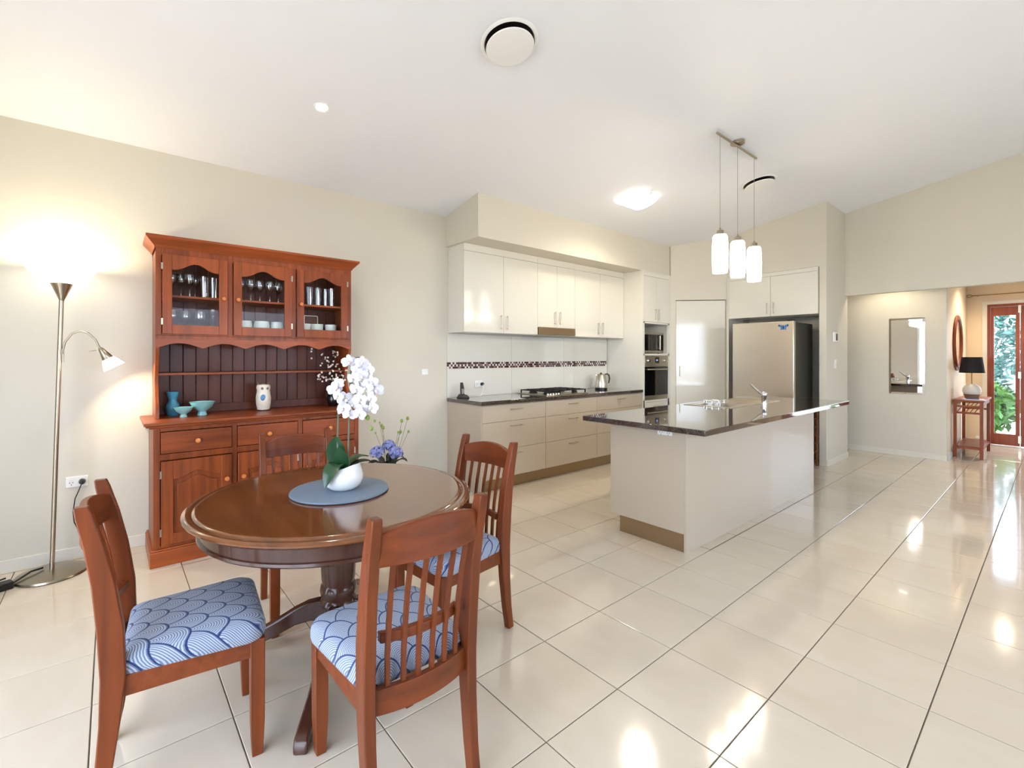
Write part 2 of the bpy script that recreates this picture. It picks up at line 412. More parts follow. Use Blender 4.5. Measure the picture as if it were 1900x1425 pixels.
# bulkhead over the wall cupboards
struct('trim_1', MB().prism([(0.0, 2.575), (0.585, 2.575), (0.585, cz(.585)), (0, cz(0))], 'y', 2.815, 6.40), M['wall'], 'beige bulkhead above the wall cupboards')
# pantry corner (45 degrees) with the door recess
def diag(t, off): return (0.60 + t * 0.70711 + off * 0.70711, 6.38 + t * 0.70711 - off * 0.70711)
wp = MB()
def dbox(mb, t0, t1, z0, z1, o0, o1, zt=None):
    q = [diag(t0, o0), diag(t1, o0), diag(t1, o1), diag(t0, o1)]
    vs = [(x, y, z0) for x, y in q] + [(x, y, (zt(x) if zt else z1)) for x, y in q]
    mb.add(vs, [(3, 2, 1, 0), (4, 5, 6, 7), (0, 1, 5, 4), (1, 2, 6, 5), (2, 3, 7, 6), (3, 0, 4, 7)])
dbox(wp, -0.0, 0.075, 0, 0, 0, -0.1, cz); dbox(wp, 0.785, 0.83, 0, 0, 0, -0.1, cz); dbox(wp, 0.075, 0.785, 2.215, 0, 0, -0.1, cz)
struct('wall_pantry', wp, M['wall'], 'beige angled wall around the pantry door')
d1 = MB(); dbox(d1, 0.082, 0.778, 0.01, 2.205, -0.012, -0.05)
do = struct('door_1', d1, M['cream'], 'cream flush pantry door'); 
hb = MB(); dbox(hb, 0.135, 0.148, 1.09, 1.24, 0.012, 0.0); dbox(hb, .135, .148, 1.09, 1.105, 0, -.012); dbox(hb, .135, .148, 1.225, 1.24, 0, -.012)
obj('door_handle', hb, M['nickel'], do)
# wall above the fridge alcove, alcove sides and the pillar
ya = 6.95
struct('wall_kitchen', MB().prism([(1.17, 2.53), (2.31, 2.53), (2.31, cz(2.31)), (1.17, cz(1.17))], 'y', ya, ya + .8), M['wall'], 'beige wall above the fridge cupboard')
struct('wall_alcove', MB().box(0.0, 7.70, 0, 2.31, 7.86, 3.3).box(1.12, ya + .06, 0, 1.168, 7.70, 2.53), M['wall'], 'back and side of the fridge alcove')
struct('wall_pillar', MB().prism([(2.31, 0), (2.386, 0), (2.386, cz(2.386)), (2.31, cz(2.31))], 'y', ya, 7.86), M['wall'], 'slim beige wall end beside the fridge')
# wall with the wide opening to the hall
OX = 5.4
struct('wall_back', MB().prism([(2.386, 2.212), (XR, 2.212), (XR, cz(XR)), (2.386, cz(2.386))], 'y', 7.76, 7.86).box(OX, 7.76, 0, XR, 7.86, 2.212), M['wall'], 'beige wall above the hall opening')
struct('baseboard_pillar', bxm(2.386, 6.95, 0, 2.397, 7.86, .07), M['trim'])
# hall wall with the mirror, entry walls
struct('wall_hall', MB().box(1.0, 8.555, 0, 3.295, 8.655, 2.56).box(1.0, 7.86, 0, 1.1, 8.555, 2.56), M['wall'], 'beige hall wall with the tall mirror')
struct('baseboard_hall', bxm(1.1, 8.543, 0, 3.30, 8.555, .07), M['trim'])
struct('wall_entry_side', bxm(3.195, 8.655, 0, 3.295, YB, 2.56), M['entry'], 'peach wall with the round mirror')
DX0, DX1, DZ = 3.52, 5.0, 2.20
struct('wall_entry', MB().box(3.195, YB, 0, DX0, YB + .12, 2.56).box(DX1, YB, 0, XR, YB + .12, 2.56).box(DX0, YB, DZ, DX1, YB + .12, 2.56), M['entry'], 'peach wall around the front door')
struct('wall_right', MB().box(XR, YR - .15, -0.1, XR + .15, 0.5, cz(XR)).box(XR, 3.5, 0, XR + .15, 4.3, cz(XR)).box(XR, 6.5, 0, XR + .15, YB + .12, cz(XR))
       .box(XR, .5, -0.1, XR + .15, 3.5, .6).box(XR, 4.3, -0.1, XR + .15, 6.5, .6).box(XR, .5, 2.4, XR + .15, 3.5, cz(XR)).box(XR, 4.3, 2.4, XR + .15, 6.5, cz(XR)), M['wall'], 'beige wall with two windows')
def window(name, y0, y1, z0, z1):
    f = MB()
    for a, b in ((y0, y0 + .05), ((y0 + y1) / 2 - .025, (y0 + y1) / 2 + .025), (y1 - .05, y1)): f.box(XR + .03, a, z0, XR + .08, b, z1)
    f.box(XR + .03, y0, z0, XR + .08, y1, z0 + .05).box(XR + .03, y0, z1 - .05, XR + .08, y1, z1)
    o = struct(name, f, M['alu']); obj('pane', bxm(XR + .05, y0 + .05, z0 + .05, XR + .056, y1 - .05, z1 - .05), M['pane'], o)
window('window_1', .5, 3.5, .6, 2.4); window('window_2', 4.3, 6.5, .6, 2.4)
SX0, SX1, SZ = 1.55, 5.35, 2.4
struct('wall_rear', MB().prism([(0, -.1), (SX0, -.1), (SX0, cz(SX0)), (0, cz(0))], 'y', YR - .15, YR).prism([(SX1, -.1), (XR, -.1), (XR, cz(XR)), (SX1, cz(SX1))], 'y', YR - .15, YR)
       .prism([(SX0, SZ), (SX1, SZ), (SX1, cz(SX1)), (SX0, cz(SX0))], 'y', YR - .15, YR), M['wall'], 'beige wall with a wide glass sliding door')
f = MB(); w = (SX1 - SX0) / 3
for k in range(4): f.box(SX0 + k * w - (.03 if k else 0), YR - .10, 0, SX0 + k * w + (.03 if k < 3 else 0), YR - .05, SZ)
f.box(SX0, YR - .10, 0, SX1, YR - .05, .05).box(SX0, YR - .10, SZ - .06, SX1, YR - .05, SZ)
o = struct('door_2', f, M['alu'], 'white framed glass sliding door')
for k in range(3): obj('pane', bxm(SX0 + k * w + .03, YR - .08, .05, SX0 + (k + 1) * w - .03, YR - .074, SZ - .06), M['pane'], o)

# front door: glazed red timber side panel and leaf
fd = struct('door_3', MB().box(DX0, YB - .02, 0, 3.555, YB + .1, DZ).box(DX1 - .04, YB - .02, 0, DX1, YB + .1, DZ).box(3.555, YB - .02, DZ - .04, DX1 - .04, YB + .1, DZ), M['dwood'], 'red timber front door with tall glass')
for k, (a0, a1) in enumerate(((3.557, 3.862), (3.868, 4.955))):
    lf = MB(); z0, z1 = .012, DZ - .045; st = .036 if k == 0 else .13; sr = .045 if k == 0 else .13
    lf.box(a0, YB + .0, z0, a0 + st, YB + .045, z1).box(a1 - sr, YB + .0, z0, a1, YB + .045, z1)
    lf.box(a0 + st, YB + .0, z0, a1 - sr, YB + .045, .185).box(a0 + st, YB + .0, 2.02, a1 - sr, YB + .045, z1)
    l_ = obj('door_leaf', lf, M['dwood'], fd); obj('pane', bxm(a0 + st, YB + .02, .185, a1 - sr, YB + .026, 2.02), M['pane'], l_)
for z0, z1 in ((.06, .17), (1.05, 1.15), (2.05, 2.165)): obj('hinge', bxm(3.845, YB - .022, z0, 3.875, YB - .001, z1), M['nickel'], fd)
struct('trim_2', MB().box(3.465, YB - .018, 0, DX0, YB, DZ + .05).box(DX0, YB - .018, DZ, DX1 + .05, YB, DZ + .05), M['trim'], 'cream architrave around the front door')
struct('baseboard_entry', MB().box(3.295, 8.66, 0, 3.307, YB, .075).box(3.307, YB - .012, 0, 3.465, YB, .075), M['trim'])


# ------------------------------------------------------------------ hutch (two-piece dresser on the left wall)
H, HY = M['hutch'], M['hutchy']
hx0 = 0.016
hu = thing('hutch_dresser', 'tall red cherry wood hutch with glass doors and open shelf against the beige wall', 'hutch', (hx0, 0.21, 0))
HW = 1.40; LD = 0.485; UD = 0.325
ub0, ub1 = 0.022, HW - 0.0       # upper part lateral extent
obj('plinth', MB().box(0, -.02, 0, LD + .022, HW + .02, .10).box(0, -.014, .10, LD + .014, HW + .014, .112), HY, hu, bevel=.004)
lb = MB().box(0, 0, .112, LD - .02, .018, .905).box(0, HW - .018, .112, LD - .02, HW, .905).box(0, .018, .112, .012, HW - .018, .905).box(.012, .018, .112, LD - .03, HW - .018, .13)
for y0, y1 in ((0, .037), (.456, .488), (.908, .942), (HW - .037, HW)): lb.box(LD - .02, y0, .112, LD, y1, .905)
for y0, y1 in ((.037, .456), (.488, .908), (.942, HW - .037)): lb.box(LD - .02, y0, .69, LD, y1, .732).box(LD - .02, y0, .112, LD, y1, .13).box(LD - .02, y0, .882, LD, y1, .905)
lb.box(.012, .018, .69, LD - .03, HW - .018, .70)
obj('base_body', lb, H, hu, bevel=.002)
cols = ((.040, .453), (.491, .905), (.945, 1.360))
def arch(t, A): return A * (0.5 - 0.5 * math.cos(2 * math.pi * t)) ** 1.4
def knob(parent, x, y, z, r=.017, mat=None):
    prof = [(.006, 0), (.007, .012), (r * .9, .017), (r, .024), (r * .8, .031), (0.0, .034)]
    mb = MB(); rings = []
    for rr, h in prof:
        rr = max(rr, 1e-4); rings.append([(x + h, y + rr * math.cos(2 * math.pi * k / 14), z + rr * math.sin(2 * math.pi * k / 14)) for k in range(14)])
    mb.loft(rings); return obj('knob', mb, mat or M['knob'], parent, smooth=40)
for y0, y1 in cols:
    dr = obj('drawer', MB().box(LD - .25, y0 + .02, .745, LD - .01, y1 - .02, .86).box(LD - .012, y0, .736, LD + .008, y1, .878), HY, hu, bevel=.003)
    knob(dr, LD + .008, (y0 + y1) / 2, .807)
for k, (y0, y1) in enumerate(cols):
    sw = .068; z0, z1 = .134, .686; X0, X1 = LD - .004, LD + .016
    d = MB().box(X0, y0, z0, X1, y0 + sw, z1).box(X0, y1 - sw, z0, X1, y1, z1).box(X0, y0 + sw, z0, X1, y1 - sw, z0 + .07)
    n = 18; pts = [(y0 + sw + (y1 - y0 - 2 * sw) * i / n, z1 - .125 + arch(i / n, .042)) for i in range(n + 1)]
    d.prism([(y0 + sw, z1)] + pts + [(y1 - sw, z1)], 'x', X0, X1)
    dd = obj('door', d, H, hu, bevel=.003)
    pn = MB().box(X0 + .001, y0 + sw - .01, z0 + .06, X0 + .006, y1 - sw + .01, z1 - .05)
    pts = [(y0 + sw + .022 + (y1 - y0 - 2 * sw - .044) * i / n, z1 - .158 + arch(i / n, .042)) for i in range(n + 1)]
    pn.prism([(y0 + sw + .022, z0 + .095)] + [(y1 - sw - .022, z0 + .095)] + pts[::-1], 'x', X0 + .006, X0 + .016)
    obj('door_panel', pn, H, dd, bevel=.004)
    ky = (y1 - sw / 2) if k == 0 else (y0 + sw / 2)
    knob(dd, X1, ky, .52)
    hy = y0 if k == 0 else y1
    for hz in (.22, .60): obj('hinge', bxm(X1 - .008, hy - .007, hz - .025, X1 + .004, hy + .004, hz + .025), M['nickel'], dd)
# worktop slab with moulded edge
sl = MB(); sx1 = LD + .055
prof = [(sx1, .948), (sx1 + .0, .940), (sx1 - .012, .928), (sx1 - .03, .915), (sx1 - .045, .905), (0, .905), (0, .948)]
sl.box(0, -.052, .928, sx1, HW + .052, .948).box(0, -.040, .915, sx1 - .013, HW + .040, .928).box(0, -.022, .904, sx1 - .03, HW + .022, .915)
obj('worktop', sl, HY, hu, bevel=.006, seg=3)
# upper part: sides with curved cut-out, back boards, shelves, valance, cornice
for y0 in (ub0, ub1 - .022):
    pts = [(0, .948), (UD - .005, .948), (UD - .012, 1.0)]
    for i in range(9): t = i / 8; pts.append((UD - .012 - .075 * math.sin(math.pi * t) ** 1.2, 1.03 + .36 * t))
    pts += [(UD, 1.43), (UD, 2.13), (0, 2.13)]
    obj('side_panel', MB().prism(pts, 'y', y0, y0 + .022), H, hu, bevel=.002)
np_ = 16; pw = (ub1 - ub0 - .044) / np_
pm = MB(); g = .0035
pm.loft([[(0, 0, 0), (0, pw - .0015, 0), (.009 - g, pw - .0015, 0), (.009, pw - .0015 - g, 0), (.009, g, 0), (.009 - g, 0, 0)],
         [(0, 0, 1.18), (0, pw - .0015, 1.18), (.009 - g, pw - .0015, 1.18), (.009, pw - .0015 - g, 1.18), (.009, g, 1.18), (.009 - g, 0, 1.18)]])
plank_me = pm.mesh('back_board', M['plank'])
for k in range(np_): obj('back_board', plank_me, None, hu, loc=(.002, ub0 + .022 + k * pw, .949))
obj('back_rail', bxm(.011, ub0 + .022, .949, .03, ub1 - .022, 1.01), M['plank'], hu, bevel=.002)
obj('shelf', bxm(.012, ub0 + .022, 1.245, .225, ub1 - .022, 1.262), HY, hu, bevel=.003)
obj('shelf', bxm(.012, ub0 + .022, 1.505, UD - .02, ub1 - .022, 1.525), HY, hu, bevel=.002)
obj('shelf', bxm(.012, ub0 + .022, 1.795, UD - .045, ub1 - .022, 1.812), HY, hu, bevel=.002)
obj('top_board', bxm(0, ub0, 2.108, UD, ub1, 2.13), HY, hu)
ff = MB()
for y0, y1 in ((ub0, .055), (.456, .488), (.908, .940), (HW - .035, ub1)): ff.box(UD - .018, y0, 1.525, UD + .002, y1, 2.13)
for y0, y1 in ((.055, .456), (.488, .908), (.940, HW - .035)): ff.box(UD - .018, y0, 2.075, UD + .002, y1, 2.13).box(UD - .018, y0, 1.525, UD + .002, y1, 1.54)
ff.box(UD - .018, ub0, 1.50, UD + .002, ub1, 1.525)
obj('face_frame', ff, H, hu, bevel=.002)
n = 90; vp = [(ub0, 1.502)]
lo = []
for i in range(n + 1):
    t = i / n; y = ub0 + (ub1 - ub0) * t; ph = (t * 5) % 1.0
    lo.append((y, 1.436 + .036 * abs(math.sin(math.pi * t * 5)) ** 1.1))
obj('valance', MB().prism([(ub0, 1.503)] + lo + [(ub1, 1.503)], 'x', UD - .016, UD + .004), HY, hu)
ucols = ((.058, .453), (.491, .905), (.943, 1.362))
for k, (y0, y1) in enumerate(ucols):
    sw = .056; z0, z1 = 1.535, 2.084; X0, X1 = UD + .003, UD + .021
    d = MB().box(X0, y0, z0, X1, y0 + sw, z1).box(X0, y1 - sw, z0, X1, y1, z1).box(X0, y0 + sw, z0, X1, y1 - sw, z0 + .065)
    n = 18; pts = [(y0 + sw + (y1 - y0 - 2 * sw) * i / n, z1 - .105 + arch(i / n, .052)) for i in range(n + 1)]
    d.prism([(y0 + sw, z1)] + pts + [(y1 - sw, z1)], 'x', X0, X1)
    dd = obj('door', d, H, hu, bevel=.0025)
    obj('glass_pane', bxm(X0 + .005, y0 + sw - .004, z0 + .06, X0 + .008, y1 - sw + .004, z1 - .045), M['pane'], dd)
    knob(dd, X1, (y1 - sw / 2) if k == 0 else (y0 + sw / 2), 1.80, .015)
    hy = y0 if k == 0 else y1
    for hz in (1.62, 2.0): obj('hinge', bxm(X1 - .008, hy - .007, hz - .022, X1 + .003, hy + .004, hz + .022), M['nickel'], dd)
co = MB(); cp = [(0, 0.0), (.005, .0), (.012, .012), (.02, .022), (.042, .05), (.055, .06), (.055, .074), (0, .074)]
rings = []
for dx, dz in ((0.002, 2.128), (.006, 2.128), (.012, 2.140), (.030, 2.160), (.052, 2.185), (.056, 2.190), (.056, 2.204), (0.0, 2.204)):
    rings.append([(0, ub0 - dx, dz), (UD + dx, ub0 - dx, dz), (UD + dx, ub1 + dx, dz), (0, ub1 + dx, dz)])
co.loft(rings); obj('cornice', co, HY, hu)

# things in and on the hutch (coordinates in the room)
def lathe_obj(name, prof, mat, loc, label, cat, group=None, seg=20, sx=1, sy=1, smooth=40):
    o = obj(name, MB().lathe(prof, seg, (0, 0, 0), sx, sy), mat, smooth=smooth, loc=loc); return tag(o, label, cat, group)
hz = .949
lathe_obj('vase', [(.0, 0), (.034, 0), (.036, .006), (.044, .03), (.046, .06), (.038, .085), (.026, .105), (.027, .125), (.036, .152), (.038, .172), (.033, .172), (.022, .12), (.0, .10)], M['teal'], (hx0 + .13, .345, hz), 'turquoise bottle vase at the left end of the hutch worktop', 'vase')
def bowl(loc, r, h, label):
    fr = r * .38
    lathe_obj('footed_bowl', [(0, 0), (fr, 0), (fr, .004), (fr * .8, h * .28), (fr * .95, h * .34), (r * .75, h * .6), (r * .97, h * .95), (r, h), (r * .96, h), (r * .7, h * .66), (0, h * .45)], M['celadon'], loc, label, 'bowl', 'celadon bowls on the hutch', seg=28)
bowl((hx0 + .29, .395, hz), .060, .070, 'small pale celadon footed bowl in front of the turquoise vase')
bowl((hx0 + .235, .515, hz), .083, .098, 'larger pale turquoise footed bowl right of the small bowl')
ow = thing('owl_figurine', 'cream ceramic owl figurine standing mid hutch worktop', 'figurine', (hx0 + .19, .94, hz))
obj('body', MB().lathe([(0, 0), (.040, 0), (.046, .012), (.054, .06), (.056, .10), (.050, .14), (.048, .16), (.052, .185), (.046, .205), (.0, .212)], 20), M['owl'], ow, smooth=50)
for s in (-1, 1): obj('ear', MB().loft([[(.0, s * .034 - .012, .195), (.02, s * .034, .195), (0, s * .034 + .012, .195), (-.02, s * .034, .195)], [(.0, s * .044 - .001, .232), (.001, s * .044, .232), (0, s * .044 + .001, .232), (-.001, s * .044, .232)]]), M['brown'], ow)
for s in (-1, 1): obj('eye', MB().ball((.046, s * .018, .178), .011, 10, 6, (.5, 1, 1)), M['brown'], ow, smooth=60)
obj('chest_mark', MB().ball((.049, -.012, .105), .022, 10, 6, (.4, 1, 1.2)), M['owlb'], ow, smooth=60)
obj('foot_ring', MB().lathe([(0, -.0), (.046, -.0), (.046, .008), (0, .008)], 20), M['black'], ow)
# berry twigs in a dark vase
bt = thing('berry_twig_vase', 'black vase of dark twigs with cream berries at right end of hutch', 'vase', (hx0 + .20, 1.50, hz))
obj('vase_body', MB().lathe([(0, 0), (.038, 0), (.05, .02), (.056, .06), (.045, .10), (.026, .135), (.024, .15), (.03, .165), (.024, .165), (.018, .14), (0, .12)], 20), M['dvase'], bt, smooth=50)
tw = MB(); be = MB(); rnd = random.Random(3)
for k in range(22):
    a = rnd.uniform(0, 2 * math.pi); L_ = rnd.uniform(.06, .42); sy = rnd.uniform(-.20, .10); sx = rnd.uniform(-.02, .16)
    p0 = Vector((0, 0, .12)); p3 = Vector((sx, sy, .12 + L_)); mid = (p0 + p3) / 2 + Vector((rnd.uniform(-.03, .03), rnd.uniform(-.05, .03), .08))
    path = [(1 - t) ** 2 * p0 + 2 * t * (1 - t) * mid + t * t * p3 for t in (0, .25, .5, .75, 1)]
    tw.tube(path, [.003, .0025, .002, .0016, .001], 5)
    for t in (.5, .75, 1.0, .88):
        q = (1 - t) ** 2 * p0 + 2 * t * (1 - t) * mid + t * t * p3
        e = q + Vector((rnd.uniform(-.03, .03), rnd.uniform(-.045, .045), rnd.uniform(-.02, .04)))
        tw.tube([q, (q + e) / 2 + Vector((0, 0, .006)), e], .001, 4); be.ball(e, .0085, 7, 5)
lv = MB()
for k in range(110):
    z = rnd.uniform(.10, .46); a = rnd.uniform(0, 6.28); q = Vector((rnd.uniform(-.08, .03), rnd.uniform(-.07, .08), z)); d = Vector((math.cos(a), math.sin(a), rnd.uniform(-.3, .6))).normalized() * .035; s_ = d.cross(Vector((0, 0, 1))).normalized() * .009
    lv.add([q, q + d * .5 + s_, q + d, q + d * .5 - s_], [(0, 1, 2, 3)])
obj('twigs', tw, M['twig'], bt); b_ = obj('berries', be, M['berry'], bt, smooth=60); b_['kind'] = 'stuff'; b_ = obj('dark_leaves', lv, M['dleaf'], bt); b_['kind'] = 'stuff'

# glassware behind the doors
def wine_me(h, r):
    return MB().lathe([(0, 0), (r * .85, 0), (r * .8, .004), (.006, .008), (.004, h * .42), (r * .55, h * .5), (r * .98, h * .68), (r, h * .8), (r * .86, h), (r * .83, h), (r * .95, h * .8), (r * .9, h * .69), (0, h * .5)], 16).mesh('wine_glass', M['glass'], 50)
def tumb_me(h, r):
    return MB().lathe([(0, 0), (r * .8, 0), (r, h), (r * .95, h), (r * .76, .012), (0, .01)], 16).mesh('tumbler', M['glass'], 50)
wm, gm, tm = wine_me(.175, .036), wine_me(.19, .042), tumb_me(.16, .032)
def put(me, nm, spots, z, label, cat, group):
    sp_ = sorted(spots, key=lambda q: q[1]); n_ = len(sp_)
    for k, (x, y) in enumerate(sp_):
        w_ = 'leftmost' if k == 0 else ('rightmost' if k == n_ - 1 else ('middle' if n_ == 3 else ('second', 'third', 'fourth')[k - 1]))
        tag(obj(nm, me, None, loc=(hx0 + x, .21 + y, z)), w_ + ' ' + label, cat, group)
Z2, Z1 = 1.8125, 1.5255
put(wm, 'wine_glass', [(.16, .125), (.12, .185), (.17, .235), (.11, .275)], Z2, 'stemmed glass on upper shelf behind left hutch door', 'glass', 'glasses on left upper shelf')
put(tm, 'tall_tumbler', [(.19, .325), (.15, .39)], Z2, 'tall clear tumbler on upper shelf behind left hutch door', 'glass', 'tumblers on left upper shelf')
put(wm, 'wine_glass', [(.16, .57), (.18, .64), (.16, .71), (.18, .78), (.16, .85)], Z2, 'stemmed glass on upper shelf behind the middle hutch door', 'glass', 'glasses on middle upper shelf')
put(tm, 'tall_tumbler', [(.15, 1.03), (.16, 1.10), (.16, 1.17), (.12, 1.25), (.19, 1.28)], Z2, 'clear tumbler on upper shelf behind the right hutch door', 'glass', 'tumblers on right upper shelf')
put(gm, 'crystal_goblet', [(.17, .125), (.14, .212), (.18, .30)], Z1, 'crystal goblet on lower shelf behind the left hutch door', 'glass', 'goblets on left lower shelf')
lathe_obj('crystal_decanter', [(0, 0), (.04, 0), (.045, .05), (.03, .10), (.013, .13), (.013, .165), (.02, .17), (.015, .19), (.016, .215), (0, .23)], M['glass'], (hx0 + .10, .21 + .392, Z1), 'tall clear decanter on lower shelf behind left hutch door', 'decanter')
for k, (x, y, r) in enumerate(((.16, .60, .055), (.17, .72, .06), (.15, .84, .05))):
    lathe_obj('china_dish', [(0, 0), (r * .55, 0), (r * .6, .02), (r * .95, .06), (r, .10), (r * .9, .135), (r * .86, .135), (r * .95, .10), (r * .5, .03), (0, .02)], M['plate'], (hx0 + x, .21 + y, Z1), ['white china dish at left behind the middle hutch door', 'white china dish at centre behind the middle hutch door', 'white china dish at right behind the middle hutch door'][k], 'dish', 'china dishes in the hutch')
pf = thing('photo_frame', 'small silver wire frame standing behind the right hutch door', 'frame', (hx0 + .10, .21 + 1.13, Z1))
f = MB(); 
for a, b in (((0, -.06, 0), (.006, -.054, .21)), ((0, .054, 0), (.006, .06, .21)), ((0, -.06, .204), (.006, .06, .21)), ((0, -.06, 0), (.006, .06, .006))): f.box(*a, *b)
obj('frame_edge', f, M['chrome'], pf); obj('print', bxm(.001, -.054, .006, .004, .054, .204), M['plank'], pf)
for k, (y, r) in enumerate(((1.05, .05), (1.15, .055), (1.27, .05))):
    lathe_obj('china_dish', [(0, 0), (r * .6, 0), (r * .7, .03), (r * .95, .09), (r, .13), (r * .96, .13), (r * .6, .035), (0, .02)], M['plate'], (hx0 + .19, .21 + y, Z1), ['white china bowl at left behind the right hutch door', 'white china bowl at centre behind the right hutch door', 'white china bowl at right behind the right hutch door'][k], 'bowl', 'china bowls in the hutch')

# ------------------------------------------------------------------ floor lamp
lp = thing('floor_lamp', 'brushed nickel floor lamp with glowing bowl and small reading arm', 'lamp', (.208, -.292, 0))
NK = M['nickel']
obj('base', MB().lathe([(0, 0), (.170, 0), (.176, .006), (.172, .016), (.13, .024), (.05, .03), (.02, .034), (0, .036)], 40), NK, lp, smooth=50)
obj('pole', MB().tube([(0, 0, .02), (0, .045, 1.75)], .0125, 14), NK, lp, smooth=60)
obj('bowl_cup', MB().lathe([(.012, 1.735), (.016, 1.745), (.055, 1.842), (.05, 1.846), (0, 1.84)], 24, (0, .046, 0)), NK, lp, smooth=50)
obj('bowl_shade', MB().lathe([(.04, 1.846), (.075, 1.853), (.12, 1.876), (.155, 1.91), (.178, 1.95), (.182, 1.962), (.176, 1.962), (.15, 1.916), (.115, 1.884), (.07, 1.862), (.03, 1.856)], 40, (0, .046, 0)), M['bowlglow'], lp, smooth=60)
light('floor_lamp_bulb', 'POINT', (0, .046, 1.925), 16, (1, .82, .50), .05, lp)
am = [(0, .038 + .014, 1.34), (0, .052, 1.42), (.004, .062, 1.47), (.01, .095, 1.525), (.02, .135, 1.545), (.03, .175, 1.53), (.04, .21, 1.49), (.045, .232, 1.435)]
obj('reading_arm', MB().tube(am, .006, 10), NK, lp, smooth=60)
obj('arm_clip', MB().box(-.012, .034, 1.395, .012, .058, 1.425), NK, lp)
def cone(name, p, d, prof, mat):
    d = Vector(d).normalized(); a = d.cross(Vector((1, 0, 0))).normalized(); b = d.cross(a); rings = []
    for r, h in prof: rings.append([tuple(Vector(p) + d * h + a * (max(r, 1e-4) * math.cos(2 * math.pi * k / 20)) + b * (max(r, 1e-4) * math.sin(2 * math.pi * k / 20))) for k in range(20)])
    return obj(name, MB().loft(rings), mat, lp, smooth=50)
dv = (.02, .5, -.87)
cone('reading_cup', (.045, .232, 1.437), dv, [(.008, 0), (.014, .01), (.032, .082), (.03, .085)], NK)
cone('reading_shade', (.045, .232, 1.437), dv, [(.028, .083), (.036, .086), (.062, .150), (.058, .150), (.032, .092)], M['bowlglow'])
cone('arm_switch', (.045, .215, 1.42), (0, -1, -.2), [(.004, 0), (.004, .035), (.001, .04)], NK)
light('reading_bulb', 'SPOT', (.047, .285, 1.345), 16, (1, .82, .54), .02, lp, rot=Vector((.02, .5, -.87)).to_track_quat('-Z', 'Y').to_euler(), spot=R(140)).data.spot_blend = .25

# outlets, switches, cords
def plate(name, label, loc, rz, w=.115, h=.072, sockets=2, cat='outlet'):
    o = thing(name, label, cat, loc, rz)
    obj('plate', bxm(0, -w / 2, -h / 2, .008, w / 2, h / 2), M['white'], o, bevel=.003)
    for k in range(sockets):
        y = (k - (sockets - 1) / 2) * w * .5
        obj('rocker', bxm(.008, y - .010, h * .12, .0115, y + .010, h * .32), M['white'], o, bevel=.001)
        if cat == 'outlet':
            s = MB()
            for dy, dz in ((-.008, -.004), (.008, -.004), (0, -.018)): s.box(.008, y + dy - .0015, dz - .005, .0088, y + dy + .0015, dz + .005)
            obj('pin_holes', s, M['black'], o)
    return o
plate('power_outlet', 'white double power outlet low on the wall behind the floor lamp', (0.0005, -.182, .527), 0)
pg = thing('power_plug', 'round black plug with hanging cord in the outlet behind the floor lamp', 'plug', (0, 0, 0))
obj('plug_body', MB().lathe([(0, 0), (.019, 0), (.019, .012), (.013, .034), (0, .036)], 16), M['black'], pg, loc=(.0095, -.155, .525), rot=(0, R(90), 0), smooth=50)
obj('cord', MB().tube([(.045, -.155, .525), (.05, -.165, .49), (.04, -.19, .42), (.035, -.2, .33), (.03, -.195, .26), (.03, -.165, .18), (.04, -.13, .11), (.05, -.05, .06), (.07, .03, .02), (.09, .09, .006)], .0035, 6), M['black'], pg, smooth=60)
ad = thing('power_adaptor', 'black power adaptor and plug on the floor left of the lamp base', 'adaptor', (.30, -.50, 0), R(20))
obj('adaptor_body', bxm(-.03, -.045, 0, .03, .045, .045), M['black'], ad, bevel=.006); obj('adaptor_lead', MB().tube([(0, .04, .02), (-.02, .09, .035), (-.05, .14, .045), (-.07, .2, .04)], .006, 6), M['black'], ad, smooth=60)
bl = thing('power_board', 'black multi-way power board at left edge of the floor', 'power board', (.40, -.72, 0), R(-10))
obj('board_body', bxm(-.035, -.06, 0, .035, .06, .04), M['black'], bl, bevel=.006); obj('board_lead', MB().tube([(0, .055, .02), (-.06, .08, .03), (-.13, .12, .045), (-.19, .2, .05)], .005, 6), M['black'], bl, smooth=60)
plate('wall_switch', 'white switch plate on the wall between hutch and bench', (0.0005, 2.553, 1.219), 0, .075, .06, 2, 'switch')

# ------------------------------------------------------------------ round table
tb = thing('round_table', 'round polished dark wood pedestal dining table', 'table', (2.09, .83, 0))
TR = .62
obj('table_top', MB().lathe([(0, .708), (TR - .035, .708), (TR - .012, .712), (TR, .722), (TR + .001, .728), (TR - .006, .734), (TR - .016, .736), (TR - .024, .7365), (TR - .030, .734), (TR - .036, .734), (TR - .042, .7395), (TR - .052, .741), (TR - .06, .7405), (0, .7405)], 96), M['table'], tb, smooth=35)
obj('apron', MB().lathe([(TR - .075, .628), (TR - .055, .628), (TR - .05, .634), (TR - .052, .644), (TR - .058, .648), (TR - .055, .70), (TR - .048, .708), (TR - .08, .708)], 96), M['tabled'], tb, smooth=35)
obj('pedestal', MB().lathe([(0, .13), (.055, .13), (.06, .20), (.078, .215), (.084, .228), (.080, .242), (.074, .25), (.079, .265), (.084, .285), (.080, .305), (.073, .316), (.077, .34), (.079, .40), (.079, .50), (.077, .56), (.072, .58), (.08, .595), (.088, .61), (.09, .63), (.20, .64), (.22, .70), (0, .708)], 36), M['tabled'], tb, smooth=35)
